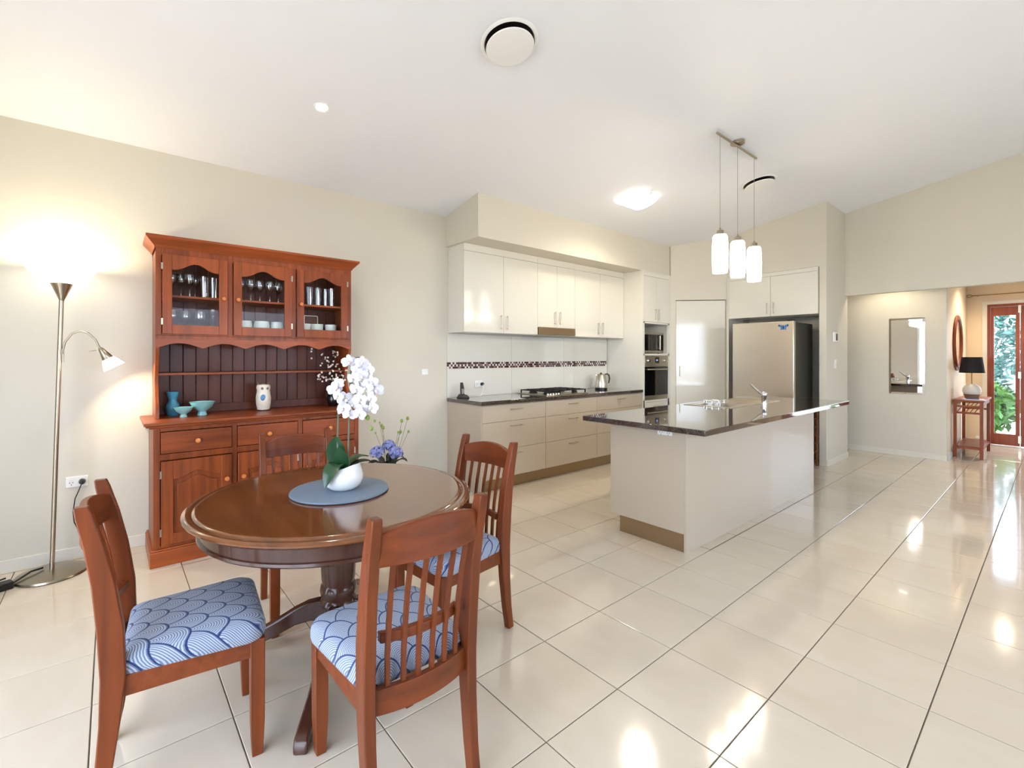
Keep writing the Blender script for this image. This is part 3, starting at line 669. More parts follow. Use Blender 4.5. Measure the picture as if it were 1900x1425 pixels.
for k in range(4):
    a = R(-33 + 90 * k)
    top = [(.04, .235), (.09, .238), (.14, .228), (.20, .200), (.27, .158), (.35, .115), (.43, .085), (.50, .070), (.555, .062), (.59, .050), (.605, .03), (.605, 0)]
    bot = [(.545, 0), (.53, .016), (.48, .022), (.42, .032), (.34, .055), (.26, .092), (.19, .128), (.12, .145), (.04, .135)]
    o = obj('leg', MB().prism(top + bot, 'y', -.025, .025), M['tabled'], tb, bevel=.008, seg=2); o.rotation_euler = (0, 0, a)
tag(obj('round_placemat', MB().lathe([(0, 0), (.218, 0), (.224, .004), (.222, .010), (.215, .012), (0, .012)], 64), M['slate'], loc=(2.09, .838, .7408), smooth=35), 'round blue-grey slate board at centre of the table', 'placemat')

# ------------------------------------------------------------------ chairs
def cushion():
    out = []
    def ol(sc, z, dome=0):
        pts = []
        W0, W1, Y0, Y1, rc = .182, .212, -.178, .222, .055
        corners = [(W1, Y1), (-W1, Y1), (-W0, Y0), (W0, Y0)]
        cs = [(W1 - rc, Y1 - rc, 0), (-W1 + rc, Y1 - rc, 90), (-W0 + rc * .5, Y0 + rc * .5, 180), (W0 - rc * .5, Y0 + rc * .5, 270)]
        for (cx_, cy_, a0), r_ in zip(cs, (rc, rc, rc * .5, rc * .5)):
            for i in range(7):
                a = R(a0 + 90 * i / 6); pts.append((cx_ + r_ * math.cos(a), cy_ + r_ * math.sin(a)))
        # add front edge crown: bow the front slightly
        return [(x * sc, (y - .02) * sc + .02 + (.012 * (1 - (x / W1) ** 2) if y > .1 else 0) * sc, z) for x, y in pts]
    rings = [ol(.965, .405), ol(.985, .408), ol(1.0, .422), ol(1.0, .440), ol(.985, .455), ol(.955, .466), ol(.90, .474), ol(.78, .482), ol(.5, .488), ol(.2, .490)]
    return MB().loft(rings)
def post(s):
    pr_ = [(-.235, 0, .017, .018), (-.215, .12, .017, .021), (-.198, .28, .0175, .026), (-.190, .42, .018, .031), (-.196, .56, .018, .032), (-.212, .70, .0175, .028), (-.234, .82, .017, .024), (-.256, .91, .0165, .020), (-.263, .938, .015, .017)]
    rings = []
    for i, (y, z, hw, hd) in enumerate(pr_):
        x = s * (.174 + .008 * (z / .94))
        rings.append(((x, y, z), (hw, 0, 0), (0, hd, 0)))
    return MB().ribbon(rings, 0)
def bowbar(xh, yc, bow, z0, z1, th, crown=0, n=14, zend=None):
    rings = []
    for i in range(n + 1):
        x = -xh + 2 * xh * i / n; q = 1 - (x / xh) ** 2
        y = yc - bow * q; zt = z1 + crown * q
        rings.append([(x, y - th, z0), (x, y + th, z0), (x, y + th, zt), (x, y - th, zt)])
    return MB().loft(rings)
ch = thing('dining_chair', 'x', 'chair', (0, 0, 0), 0, 'cherry dining chairs around the table')
obj('seat_cushion', cushion(), M['fabric'], ch, smooth=60)
for s in (-1, 1):
    fl = [((s * .172, .198, 0), (.0165, 0, 0), (0, .0165, 0)), ((s * .172, .198, .06), (.0195, 0, 0), (0, .0195, 0)), ((s * .172, .198, .12), (.022, 0, 0), (0, .022, 0)), ((s * .172, .198, .405), (.023, 0, 0), (0, .023, 0))]
    obj('leg', MB().ribbon(fl, 0), M['chair'], ch, bevel=.003)
    obj('leg', post(s), M['chair'], ch, bevel=.004)
    obj('side_rail', MB().add([(s * .160, -.175, .345), (s * .182, -.175, .345), (s * .189, .178, .345), (s * .167, .178, .345), (s * .160, -.175, .408), (s * .182, -.175, .408), (s * .189, .178, .408), (s * .167, .178, .408)],
        [(0, 3, 2, 1), (4, 5, 6, 7), (0, 1, 5, 4), (1, 2, 6, 5), (2, 3, 7, 6), (3, 0, 4, 7)]), M['chairx'], ch, bevel=.002)
obj('front_rail', bxm(-.152, .188, .345, .152, .212, .408), M['chairx'], ch, bevel=.002)
obj('rear_rail', bowbar(.162, -.190, .030, .35, .425, .011), M['chairx'], ch, bevel=.002)
obj('head_rail', bowbar(.170, -.244, .034, .795, .885, .011, .030), M['chairx'], ch, bevel=.004)
for k in range(6):
    x = (k - 2.5) * .047; q = 1 - (x / .17) ** 2
    p0 = Vector((x, -.190 - .028 * q, .42)); p1 = Vector((x * 1.06, -.241 - .032 * q, .80)); pm_ = (p0 + p1) / 2 + Vector((0, .010, 0))
    obj('spindle', MB().ribbon([(p0, (.0068, 0, 0), (0, .0055, 0)), ((p0 + pm_) / 2 + Vector((0, .004, 0)), (.0068, 0, 0), (0, .0055, 0)), (pm_, (.0068, 0, 0), (0, .0055, 0)), ((p1 + pm_) / 2 + Vector((0, .003, 0)), (.0068, 0, 0), (0, .0055, 0)), (p1, (.0068, 0, 0), (0, .0055, 0))], 0), M['chair'], ch)
obj('cross_bar', bowbar(.135, -.187, .028, .548, .578, .011), M['chairx'], ch, bevel=.003)
ch['label'] = 'cherry spindle-back chair with patterned seat seen side-on left of the table'
ch.location = (2.295, .212, 0); ch.rotation_euler = (0, 0, R(-6))
dup(ch, (2.82, .733, 0), R(90), 'cherry spindle-back chair with its back to the camera in front of the table')
dup(ch, (2.325, 1.315, 0), R(186), 'cherry spindle-back chair on the kitchen side of the table')
dup(ch, (1.63, .815, 0), R(-97), 'cherry spindle-back chair between the table and the hutch')

# ------------------------------------------------------------------ orchid in white pot
TZ = .7535
orc = thing('potted_orchid', 'white moth orchid with two stems in a slanted white pot', 'plant', (2.105, .848, TZ), R(50.6))
# local x = image right, local y = away
rings = []; ns = 36
for z, r in ((0, .050), (.004, .060), (.02, .079), (.045, .090), (.07, .090), (.095, .082)):
    rings.append([(r * math.cos(2 * math.pi * i / ns), r * math.sin(2 * math.pi * i / ns), z) for i in range(ns)])
def rimz(a): return .122 - .026 * max(0, math.cos(a - R(235))) ** 1.5
rings.append([(.076 * math.cos(2 * math.pi * i / ns), .076 * math.sin(2 * math.pi * i / ns), max(rimz(2 * math.pi * i / ns), .05) if True else 0) for i in range(ns)])
rings[-2] = [(.083 * math.cos(2 * math.pi * i / ns), .083 * math.sin(2 * math.pi * i / ns), min(.092, rimz(2 * math.pi * i / ns) - .008)) for i in range(ns)]
rings[-3] = [(.090 * math.cos(2 * math.pi * i / ns), .090 * math.sin(2 * math.pi * i / ns), min(.066, rimz(2 * math.pi * i / ns) - .016)) for i in range(ns)]
rings.append([(.070 * math.cos(2 * math.pi * i / ns), .070 * math.sin(2 * math.pi * i / ns), rimz(2 * math.pi * i / ns) - .004) for i in range(ns)])
rings.append([(.062 * math.cos(2 * math.pi * i / ns), .062 * math.sin(2 * math.pi * i / ns), .04) for i in range(ns)])
obj('pot', MB().loft(rings), M['ceramic'], orc, smooth=50)
obj('moss', MB().loft([[(.071 * math.cos(2 * math.pi * i / ns), .071 * math.sin(2 * math.pi * i / ns), rimz(2 * math.pi * i / ns) - .010) for i in range(ns)], [(.035 * math.cos(2 * math.pi * i / ns), .035 * math.sin(2 * math.pi * i / ns), .100 - .012 * max(0, math.cos(2 * math.pi * i / ns - R(235)))) for i in range(ns)]], cap0=False), M['moss'], orc, smooth=60)
def leaf(name, p0, p1, p2, w, mat, parent, n=9, cup=.25, sd=None):
    p0, p1, p2 = Vector(p0), Vector(p1), Vector(p2); up = Vector((0, 0, 1)); L_, C_, R_ = [], [], []
    ch_ = (p2 - p0); side = Vector(sd) if sd else ch_.cross(up)
    if side.length < 1e-3: side = Vector((1, 0, 0))
    side.normalize(); mb = MB(); vs = []
    for i in range(n):
        t = i / (n - 1); c = (1 - t) ** 2 * p0 + 2 * t * (1 - t) * p1 + t * t * p2
        ww = w * (math.sin(math.pi * min(1, t * .93 + .05)) ** .7); tan = (2 * (1 - t) * (p1 - p0) + 2 * t * (p2 - p1)).normalized(); nr = side.cross(tan).normalized()
        vs += [c - side * ww + nr * ww * cup, c - nr * .001, c + side * ww + nr * ww * cup, c - nr * .003]
    fs = []
    for i in range(n - 1):
        b = i * 4; fs += [(b, b + 1, b + 5, b + 4), (b + 1, b + 2, b + 6, b + 5), (b + 2, b + 3, b + 7, b + 6), (b + 3, b, b + 4, b + 7)]
    mb.add(vs, fs); return obj(name, mb, mat, parent, smooth=60)
leaf('leaf', (-.012, 0, .09), (-.05, .0, .18), (-.035, -.01, .245), .044, M['leaf'], orc, cup=.15, sd=(1, .3, .25))
leaf('leaf', (.01, .0, .09), (.0, -.02, .15), (-.012, -.03, .20), .036, M['leaf'], orc, sd=(1, -.2, .2))
leaf('leaf', (.0, -.02, .105), (-.012, -.085, .165), (-.045, -.112, .035), .046, M['leaf'], orc)
leaf('leaf', (.02, .0, .09), (.06, .02, .13), (.12, .03, .125), .030, M['dleaf'], orc)
leaf('leaf', (.01, .02, .09), (.03, .07, .15), (.09, .11, .13), .032, M['leaf'], orc)
s1 = [(-.025, 0, .09), (-.028, 0, .22), (-.024, 0, .36), (-.014, .0, .47), (.0, -.005, .525), (.03, -.01, .52), (.055, -.015, .48), (.065, -.02, .43)]
s2 = [(.022, 0, .09), (.025, .0, .25), (.030, 0, .42), (.034, 0, .56), (.045, 0, .615), (.07, 0, .62), (.10, 0, .585), (.12, -.005, .52), (.125, -.01, .44), (.12, -.012, .37)]
obj('flower_stem', MB().tube(s1, [.0045] * 4 + [.003] * 4, 7), M['stem'], orc, smooth=60)
obj('flower_stem', MB().tube(s2, [.0045] * 4 + [.003] * 6, 7), M['stem'], orc, smooth=60)
def flower_me():
    mb = MB()
    def pet(a, L_, w, lift):
        d = Vector((math.cos(a), 0, math.sin(a))); s_ = Vector((-math.sin(a), 0, math.cos(a))); vs = []
        n = 6
        for i in range(n):
            t = i / (n - 1); ww = w * math.sin(math.pi * (.08 + .86 * t)) ** .6; y = -lift * math.sin(math.pi * t) * .5 + .004 * t
            c = d * (L_ * t + .003)
            vs += [c - s_ * ww + Vector((0, y - .002, 0)), c + Vector((0, y, 0)), c + s_ * ww + Vector((0, y - .002, 0))]
        fs = []
        for i in range(n - 1):
            b = i * 3; fs += [(b, b + 1, b + 4, b + 3), (b + 1, b + 2, b + 5, b + 4)]
        mb.add(vs, fs)
    pet(R(10), .038, .021, .008); pet(R(170), .038, .021, .008)
    for a in (90, 215, 325): pet(R(a), .037, .014, .004)
    mb.cur = 1; mb.ball((0, -.010, -.006), .0075, 8, 6, (1, 1.4, 1.2)); mb.cur = 0
    return mb.mesh('flower', [M['petal'], M['lip']], 60)
fm = flower_me()
rnd = random.Random(11)
fl = [(-.035, -.02, .50, 20), (-.012, -.035, .47, -10), (.02, -.035, .455, 10), (-.02, -.03, .525, 0), (.012, -.02, .41, -15), (.035, -.03, .385, 10), (.045, -.03, .43, 0),
      (.035, -.012, .63, 10), (.068, -.02, .60, -10), (.09, -.02, .625, 10), (.06, -.03, .55, 0), (.10, -.03, .565, 15), (.125, -.025, .59, -10), (.075, -.03, .50, -5), (.115, -.03, .51, 10), (.145, -.025, .535, 10), (.09, -.03, .455, 0), (.135, -.03, .46, -10), (.155, -.03, .495, 5), (.10, -.03, .41, 10), (.14, -.03, .415, -10), (.085, -.03, .385, 5)]
for x, y, z, a in fl:
    o = obj('flower', fm, None, orc, loc=(x + rnd.uniform(-.004, .004), y + rnd.uniform(-.016, .016), z - .03))
    o.rotation_euler = (R(rnd.uniform(-15, 15)), R(rnd.uniform(-25, 25)), R(a + rnd.uniform(-20, 20))); sc_ = rnd.uniform(.78, .95); o.scale = (sc_,) * 3
bd = MB().ball((.118, -.012, .335), .011, 8, 6, (1, 1, 1.2)).ball((.135, -.01, .285), .009, 8, 6, (1, 1, 1.3)).ball((.150, -.01, .32), .007, 8, 6)
obj('flower_buds', bd, M['bud'], orc, smooth=60)

# hydrangea arrangement on a slim plant stand near the wall
hp = (.95, 1.655)
ps = thing('plant_stand', 'slim dark wood plant stand between table and bench', 'stand', (hp[0], hp[1], 0))
obj('stand_top', MB().lathe([(0, .34), (.11, .34), (.115, .35), (.11, .36), (0, .36)], 28), M['tabled'], ps, smooth=40)
for k in range(3):
    a = R(30 + 120 * k); obj('leg', MB().tube([(.08 * math.cos(a), .08 * math.sin(a), .345), (.06 * math.cos(a), .06 * math.sin(a), .18), (.10 * math.cos(a), .10 * math.sin(a), 0)], .010, 8), M['tabled'], ps, smooth=60)
hy = thing('hydrangea_arrangement', 'blue hydrangea heads with green buds in a dark pot behind the table', 'plant', (hp[0], hp[1], .3605), R(50.6))
obj('pot', MB().lathe([(0, 0), (.055, 0), (.06, .01), (.075, .12), (.08, .15), (.074, .15), (.068, .11), (0, .10)], 24), M['dvase'], hy, smooth=45)
rnd = random.Random(5)
for cx_, cy_, cz_, rr in ((-.075, -.03, .275, .055), (.065, -.02, .27, .055), (.0, .03, .315, .05)):
    hm = MB()
    for k in range(70):
        a = rnd.uniform(0, 6.28); e = math.asin(rnd.uniform(-.35, 1)); d = Vector((math.cos(a) * math.cos(e), math.sin(a) * math.cos(e), math.sin(e)))
        p = Vector((cx_, cy_, cz_)) + d * rr; u = d.cross(Vector((.3, .2, .9))).normalized(); v = d.cross(u); s_ = .013
        for q in range(4):
            b = rnd.uniform(-.2, .2) + q * math.pi / 2; f1 = u * math.cos(b) + v * math.sin(b); f2 = u * math.cos(b + .75) + v * math.sin(b + .75); f3 = u * math.cos(b - .75) + v * math.sin(b - .75)
            hm.add([p, p + f3 * s_ * .75 + d * .003, p + f1 * s_ * 1.2 + d * .001, p + f2 * s_ * .75 + d * .003], [(0, 1, 2, 3)])
    hm.ball((cx_, cy_, cz_), rr * .6, 10, 7)
    obj('flower_head', hm, M['hydr'], hy)
    obj('flower_stem', MB().tube([(cx_ * .2, cy_ * .2, .10), (cx_ * .7, cy_ * .7, .18), (cx_, cy_, cz_)], .004, 6), M['stem'], hy)
for a, L_, z in ((-60, .16, .20), (-100, .13, .21), (-20, .17, .22), (30, .13, .22), (150, .16, .22), (200, .15, .20), (-140, .15, .2), (90, .14, .23)):
    d = Vector((math.cos(R(a)), math.sin(R(a)), 0)); leaf('leaf', (d.x * .02, d.y * .02, .14), (d.x * L_ * .6, d.y * L_ * .6, z + .05), (d.x * L_, d.y * L_, z), .032, M['dleaf'], hy)
for k in range(9):
    x = rnd.uniform(-.10, .12); tx = x * 1.5 + rnd.uniform(-.04, .04); h_ = rnd.uniform(.40, .58); y = rnd.uniform(-.03, .03)
    obj('bud_stalk', MB().tube([(x * .2, 0, .12), (x * .8, y, .26), (tx, y, h_)], .0014, 5), M['stem'], hy)
    obj('bud', MB().ball((tx, y, h_), rnd.uniform(.006, .013), 7, 5, (1, 1, 1.3)), M['bud'], hy, smooth=60)

# ------------------------------------------------------------------ kitchen: base cupboards, worktop
def bar_handle(parent, p0, p1, out, r=.005, mat=None):
    p0, p1, out = Vector(p0), Vector(p1), Vector(out)
    return obj('handle', MB().tube([p0, p0 + out, p1 + out, p1] if False else [p0 + out, p1 + out], r, 8).tube([p0 + (p1 - p0) * .08, p0 + (p1 - p0) * .08 + out], r * .8, 6).tube([p1 - (p1 - p0) * .08, p1 - (p1 - p0) * .08 + out], r * .8, 6), mat or M['nickel'], parent, smooth=50)
BX = .60; BT = .93
units = ((2.855, 3.757, 'at the dining end of the bench'), (3.757, 4.664, 'under the gas cooktop'), (4.664, 5.640, 'beside the oven tower'))
for y0, y1, w_ in units:
    cb = thing('base_cabinet', 'taupe three-drawer base cabinet ' + w_, 'cabinet', (0.002, y0, 0), 0, 'base cabinets along the bench')
    w = y1 - y0
    obj('carcass', bxm(0, .001, .125, BX - .022, w - .001, BT - .042), M['taupe'], cb)
    obj('kick_board', bxm(BX - .075, .001, 0, BX - .06, w - .001, .125), M['steel_d'], cb)
    for z0, z1 in ((.130, .418), (.421, .707), (.710, .880)):
        dr = obj('drawer', bxm(BX - .021, .0025, z0, BX - .002, w - .0025, z1), M['taupe'], cb, bevel=.0015)
        zc = z1 - .05; bar_handle(dr, (BX - .002, w / 2 - .085, zc), (BX - .002, w / 2 + .085, zc), (.022, 0, 0), .004)
ep = tag(obj('bench_end_panel', bxm(.002, 2.838, 0, BX, 2.854, BT - .041), M['taupe']), 'taupe end panel closing the bench on the dining side', 'panel')
tag(obj('bench_worktop', bxm(.012, 2.825, BT - .040, BX + .018, 5.645, BT), M['stone'], bevel=.004), 'dark polished stone worktop along the kitchen wall', 'worktop')
# splashback with mosaic band
spb = thing('splashback', 'white gloss splashback with a dark checked mosaic band', 'splashback', (0.001, 2.83, 0))
pcs = [0, .94, 1.88, 2.815]
for a, b in zip(pcs, pcs[1:]):
    obj('splash_panel', bxm(0, a + .0012, BT + .001, .009, b - .0012, 1.246), M['splash'], spb, bevel=.001)
    obj('splash_panel', bxm(0, a + .0012, 1.318, .009, b - .0012, 1.632), M['splash'], spb, bevel=.001)
ms = [MB(), MB(), MB()]; rnd = random.Random(9); s_ = .0235
for k in range(int(2.815 / s_)):
    for j in range(3):
        q = rnd.random(); chk = (k + j) % 2
        w_ = 0 if (chk and q < .85) or q < .22 else (1 if q > .72 else 2)
        y, z = k * s_, 1.2475 + j * s_; ms[w_].box(0, y + .0008, z + .0008, .010 + rnd.uniform(0, .0008), y + s_ - .0008, z + s_ - .0008)
for mb, mt in zip(ms, ('mosd', 'mosm', 'mosl')): o = obj('mosaic_band', mb, M[mt], spb); o['kind'] = 'stuff'

# wall cupboards
UX = .295; UZ0, UZ1 = 1.640, 2.574
for n_, (y0, ym, y1, z0, w_) in enumerate(((2.850, 3.396, 3.932, UZ0, 'nearest the dining area'), (3.932, 4.271, 4.602, 1.735, 'above the rangehood'), (4.602, 5.118, 5.652, UZ0, 'beside the oven tower'))):
    cb = thing('wall_cupboard', 'cream gloss two-door wall cupboard ' + w_, 'cupboard', (0.002, y0, 0), 0, 'wall cupboards under the bulkhead')
    w = y1 - y0; m_ = ym - y0
    obj('carcass', bxm(0, .001, z0, UX - .022, w - .001, UZ1), M['cream'], cb)
    obj('top_infill', bxm(UX - .021, .001, 2.500, UX - .004, w - .001, UZ1), M['cream'], cb, bevel=.001)
    for k, (a, b) in enumerate(((.0015, m_ - .0015), (m_ + .0015, w - .0015))):
        dd = obj('door', bxm(UX - .021, a, z0 + .003, UX - .002, b, 2.497), M['cream'], cb, bevel=.0015)
        yh_ = (b - .045) if k == 0 else (a + .045); bar_handle(dd, (UX - .002, yh_, z0 + .04), (UX - .002, yh_, z0 + .20), (.024, 0, 0), .0045)
rh = thing('rangehood', 'slim slide-out rangehood with tan steel front under the cupboards', 'rangehood', (.012, 3.945, 0))
obj('hood_body', bxm(0, 0, 1.650, .27, .645, 1.733), M['steel'], rh); obj('hood_front', bxm(.270, -.004, 1.648, .300, .649, 1.733), M['steel_d'], rh, bevel=.002)
obj('hood_filter', bxm(.02, .03, 1.645, .25, .615, 1.650), M['steel'], rh)

# cooktop
ct = thing('gas_cooktop', 'black and steel gas cooktop set into the stone bench', 'cooktop', (.30, 4.20, BT + .0005))
obj('hob_plate', bxm(-.24, -.37, 0, .24, .37, .008), M['steel'], ct, bevel=.004)
for k, (x, y, r) in enumerate(((-.11, -.24, .045), (.12, -.24, .035), (-.11, .25, .04), (.12, .25, .03), (0, 0, .06))):
    b_ = obj('burner', MB().lathe([(0, .008), (r * 1.2, .008), (r * 1.2, .014), (r, .018), (r, .028), (r * .9, .032), (0, .033)], 20, (x, y, 0)), M['iron'], ct, smooth=45)
for y0, y1 in ((-.355, -.13), (-.115, .115), (.13, .355)):
    t = MB(); zt = .052
    for x in (-.21, .20): t.box(x, y0, zt - .01, x + .01, y1, zt)
    for y in (y0, y1 - .01): t.box(-.21, y, zt - .01, .21, y + .01, zt)
    ym = (y0 + y1) / 2; t.box(-.21, ym - .005, zt - .008, .21, ym + .005, zt + .003)
    for x in (-.115, .115, 0): t.box(x - .005, y0, zt - .008, x + .005, y1, zt + .003)
    for x in (-.205, .205):
        for y in (y0 + .005, y1 - .005): t.box(x - .006, y - .006, .008, x + .006, y + .006, zt - .005)
    obj('trivet', t, M['iron'], ct)
for k in range(5): obj('control_knob', MB().lathe([(0, .008), (.015, .008), (.013, .025), (0, .026)], 14, (.222, -.33 + k * .045, 0)), M['steel'], ct, smooth=45)
# kettle
kt = thing('electric_kettle', 'stainless electric kettle with black handle on the bench', 'kettle', (.24, 5.21, BT + .0005), R(50))
obj('kettle_base', MB().lathe([(0, 0), (.082, 0), (.084, .006), (.08, .022), (0, .024)], 28), M['black'], kt, smooth=45)
obj('kettle_body', MB().lathe([(0, .025), (.080, .025), (.082, .04), (.076, .10), (.066, .16), (.058, .195), (.05, .208), (.02, .216), (0, .217)], 32), M['steel'], kt, smooth=45)
obj('lid_knob', MB().lathe([(0, .216), (.012, .216), (.014, .228), (0, .232)], 12), M['black'], kt, smooth=45)
obj('handle', MB().tube([(.05, 0, .205), (.085, 0, .215), (.108, 0, .195), (.115, 0, .15), (.108, 0, .10), (.10, 0, .085)], [.008, .010, .011, .011, .009, .006], 8), M['black'], kt, smooth=60)
obj('spout', MB().loft([[(-.05, -.02, .165), (-.05, .02, .165), (-.045, .015, .20), (-.045, -.015, .20)], [(-.078, -.008, .192), (-.078, .008, .192), (-.074, .008, .205), (-.074, -.008, .205)]]), M['steel'], kt)
# phone on bench corner
ph = thing('cordless_phone', 'black and silver cordless phone in its cradle on bench corner', 'phone', (.13, 2.95, BT + .0005), R(-10))
obj('cradle', MB().loft([[(-.055, -.05, 0), (.055, -.05, 0), (.055, .06, 0), (-.055, .06, 0)], [(-.045, -.04, .02), (.045, -.04, .02), (.045, .055, .02), (-.045, .055, .02)], [(-.03, -.03, .045), (.03, -.03, .045), (.03, .04, .035), (-.03, .04, .035)]]), M['black'], ph, bevel=.004)
obj('handset', MB().loft([[(-.012, -.024, .02), (.012, -.024, .02), (.012, .024, .02), (-.012, .024, .02)], [(-.022, -.022, .11), (-.002, -.022, .11), (-.002, .022, .11), (-.022, .022, .11)], [(-.032, -.015, .168), (-.016, -.015, .168), (-.016, .015, .168), (-.032, .015, .168)]]), M['black'], ph, bevel=.005)
obj('keypad', MB().loft([[(.013, -.017, .045), (.0131, .017, .045), (.004, .016, .10), (.004, -.016, .10)], [(.016, -.017, .045), (.016, .017, .045), (.006, .016, .10), (.006, -.016, .10)]]), M['chrome'], ph)
plate('power_outlet', 'white power outlet on the splashback behind the phone', (.0105, 3.26, 1.067), 0)
pg = thing('power_plug', 'round black plug with pale cord in the splashback outlet', 'plug', (0, 0, 0))
obj('plug_body', MB().lathe([(0, 0), (.019, 0), (.019, .012), (.013, .03), (0, .032)], 16), M['black'], pg, loc=(.0195, 3.30, 1.066), rot=(0, R(90), 0), smooth=50)
obj('cord', MB().tube([(.05, 3.30, 1.064), (.06, 3.295, 1.03), (.05, 3.28, .96), (.07, 3.25, BT + .006), (.11, 3.12, BT + .006), (.12, 3.03, BT + .006)], .0028, 6), M['white'], pg, smooth=60)

# oven tower
ot = thing('oven_tower', 'tall cream cabinet tower holding the microwave and wall oven', 'cabinet', (0.002, 5.655, 0))
TW = .735; q0, q1 = .047, .650
obj('tower_side', bxm(0, 0, 0, BX, .018, 2.573), M['cream'], ot, bevel=.001); obj('tower_side', bxm(0, TW - .05, 0, BX, TW - .012, 2.573), M['cream'], ot, bevel=.001)
obj('tower_back', bxm(0, .018, 0, .012, TW - .05, 2.573), M['carc'], ot)
obj('face_stile', bxm(BX - .02, .018, .13, BX, q0, 1.866), M['cream'], ot); obj('face_stile', bxm(BX - .02, q1, .13, BX, TW - .05, 1.866), M['cream'], ot)
for z0, z1 in ((.745, .772), (1.398, 1.424), (1.846, 1.866)): obj('shelf', bxm(.012, .018, z0, BX, TW - .05, z1), M['cream'], ot)
obj('top_infill', bxm(BX - .02, .018, 2.51, BX, TW - .05, 2.573), M['cream'], ot)
mdl = (.018 + TW - .05) / 2
for k, (a, b) in enumerate(((.019, mdl - .0015), (mdl + .0015, TW - .051))):
    dd = obj('door', bxm(BX - .02, a, 1.869, BX, b, 2.507), M['cream'], ot, bevel=.0015); yh_ = (b - .035) if k == 0 else (a + .035)
    bar_handle(dd, (BX, yh_, 1.90), (BX, yh_, 2.06), (.022, 0, 0), .0045)
dd = obj('drawer', bxm(BX - .02, .019, .135, BX, TW - .051, .742), M['cream'], ot, bevel=.0015); bar_handle(dd, (BX, .25, .68), (BX, .42, .68), (.022, 0, 0), .004)
obj('kick_board', bxm(BX - .07, .018, 0, BX - .055, TW - .05, .13), M['steel_d'], ot)
oy = 5.655 + q0 + .003; oy1 = 5.655 + q1 - .003; ow_ = oy1 - oy
ov = thing('wall_oven', 'black glass and steel built-in oven below the microwave', 'oven', (.05, oy, .7725))
obj('oven_body', bxm(0, .005, 0, .53, ow_ - .005, .622), M['black'], ov)
obj('control_panel', bxm(.53, 0, .468, .556, ow_, .622), M['steel'], ov, bevel=.002)
for y in (.09, ow_ - .09): obj('dial', MB().lathe([(0, 0), (.022, 0), (.020, .022), (0, .024)], 18), M['chrome'], ov, loc=(.556, y, .55), rot=(0, R(90), 0), smooth=45)
dsp = obj('display', bxm(.556, ow_ / 2 - .045, .515, .558, ow_ / 2 + .055, .60), M['bglass'], ov); obj('clock', bxm(.558, ow_ / 2 - .018, .55, .5584, ow_ / 2 + .02, .568), M['led'], dsp)
od = obj('door', bxm(.531, .0, .065, .553, ow_, .462), M['bglass'], ov, bevel=.002); bar_handle(od, (.553, .03, .43), (.553, ow_ - .03, .43), (.035, 0, 0), .009, M['steel'])
obj('bottom_trim', bxm(.53, 0, .0, .552, ow_, .062), M['steel'], ov, bevel=.002)
mw = thing('microwave', 'steel microwave with black glass door in the tower niche', 'microwave', (.10, oy + .012, 1.4245))
mw_w = ow_ - .024
obj('case', bxm(0, 0, .012, .42, mw_w, .300), M['steel'], mw, bevel=.004); obj('door', bxm(.42, .012, .045, .438, mw_w * .74, .275), M['bglass'], mw, bevel=.002)
obj('front_frame', MB().box(.42, 0, .012, .436, mw_w, .043).box(.42, 0, .277, .436, mw_w, .300).box(.42, 0, .043, .436, .011, .277), M['steel'], mw)
obj('control_strip', bxm(.42, mw_w * .80, .045, .437, mw_w, .275), M['bglass'], mw); bar_handle(mw, (.436, mw_w * .77, .06), (.436, mw_w * .77, .26), (.028, 0, 0), .008, M['steel'])
for y in (.04, mw_w - .04): obj('foot', MB().lathe([(0, 0), (.012, 0), (.012, .012), (0, .012)], 10, (.38, y, 0)), M['black'], mw)

# ------------------------------------------------------------------ fridge and cupboard above
fr = thing('refrigerator', 'tall stainless fridge with dark grey side in the kitchen alcove', 'fridge', (1.435, 6.50, 0))
FWd = .735; FH = 1.825
obj('cabinet_body', bxm(.006, .062, .03, FWd - .006, .70, FH - .012), pbr('dark_grey_fridge_side', srgb(66, 66, 58), .4, noise=.05), fr, bevel=.006)
d_ = obj('door', bxm(0, 0, .64, FWd, .058, FH), M['steel'], fr, bevel=.008, seg=3); obj('door_grip', bxm(.006, .02, .66, .03, .06, 1.2), M['black'], d_)
d_ = obj('freezer_drawer', bxm(0, 0, .06, FWd, .058, .632), M['steel'], fr, bevel=.008, seg=3)
obj('kick_grille', bxm(.02, .03, .0, FWd - .02, .06, .055), M['black'], fr); obj('top_hinge', MB().box(FWd - .09, .03, FH, FWd - .02, .12, FH + .012), M['black'], fr)
for x in (.06, FWd - .06): obj('foot', MB().lathe([(0, 0), (.02, 0), (.02, .032), (0, .032)], 10, (x, .6, 0)), M['black'], fr)
mg = thing('butterfly_magnet', 'blue butterfly magnet at the top corner of the fridge door', 'magnet', (2.055, 6.4995, 1.745), R(0))
for s, a in ((-1, 25), (1, -20)):
    w1 = [(0, 0), (s * .015, .030), (s * .042, .036), (s * .048, .016), (s * .026, -.004), (s * .034, -.024), (s * .016, -.030)]
    obj('wing', MB().prism(w1, 'y', -.006, -.001), M['blue'], mg); w2 = [(s * .042, .036), (s * .055, .040), (s * .056, .012), (s * .048, .016)]; obj('wing_tip', MB().prism(w2, 'y', -.006, -.001), M['black'], mg)
obj('body', MB().box(-.004, -.009, -.028, .004, -.001, .03), M['black'], mg)
fc = thing('fridge_cupboard', 'cream two-door cupboard above the fridge', 'cupboard', (1.195, 6.93, 0))
CWd = 1.108
obj('carcass', bxm(0, .022, 1.935, CWd, .50, 2.525), M['cream'], fc)
obj('top_infill', bxm(0, .002, 2.475, CWd, .021, 2.525), M['cream'], fc, bevel=.001)
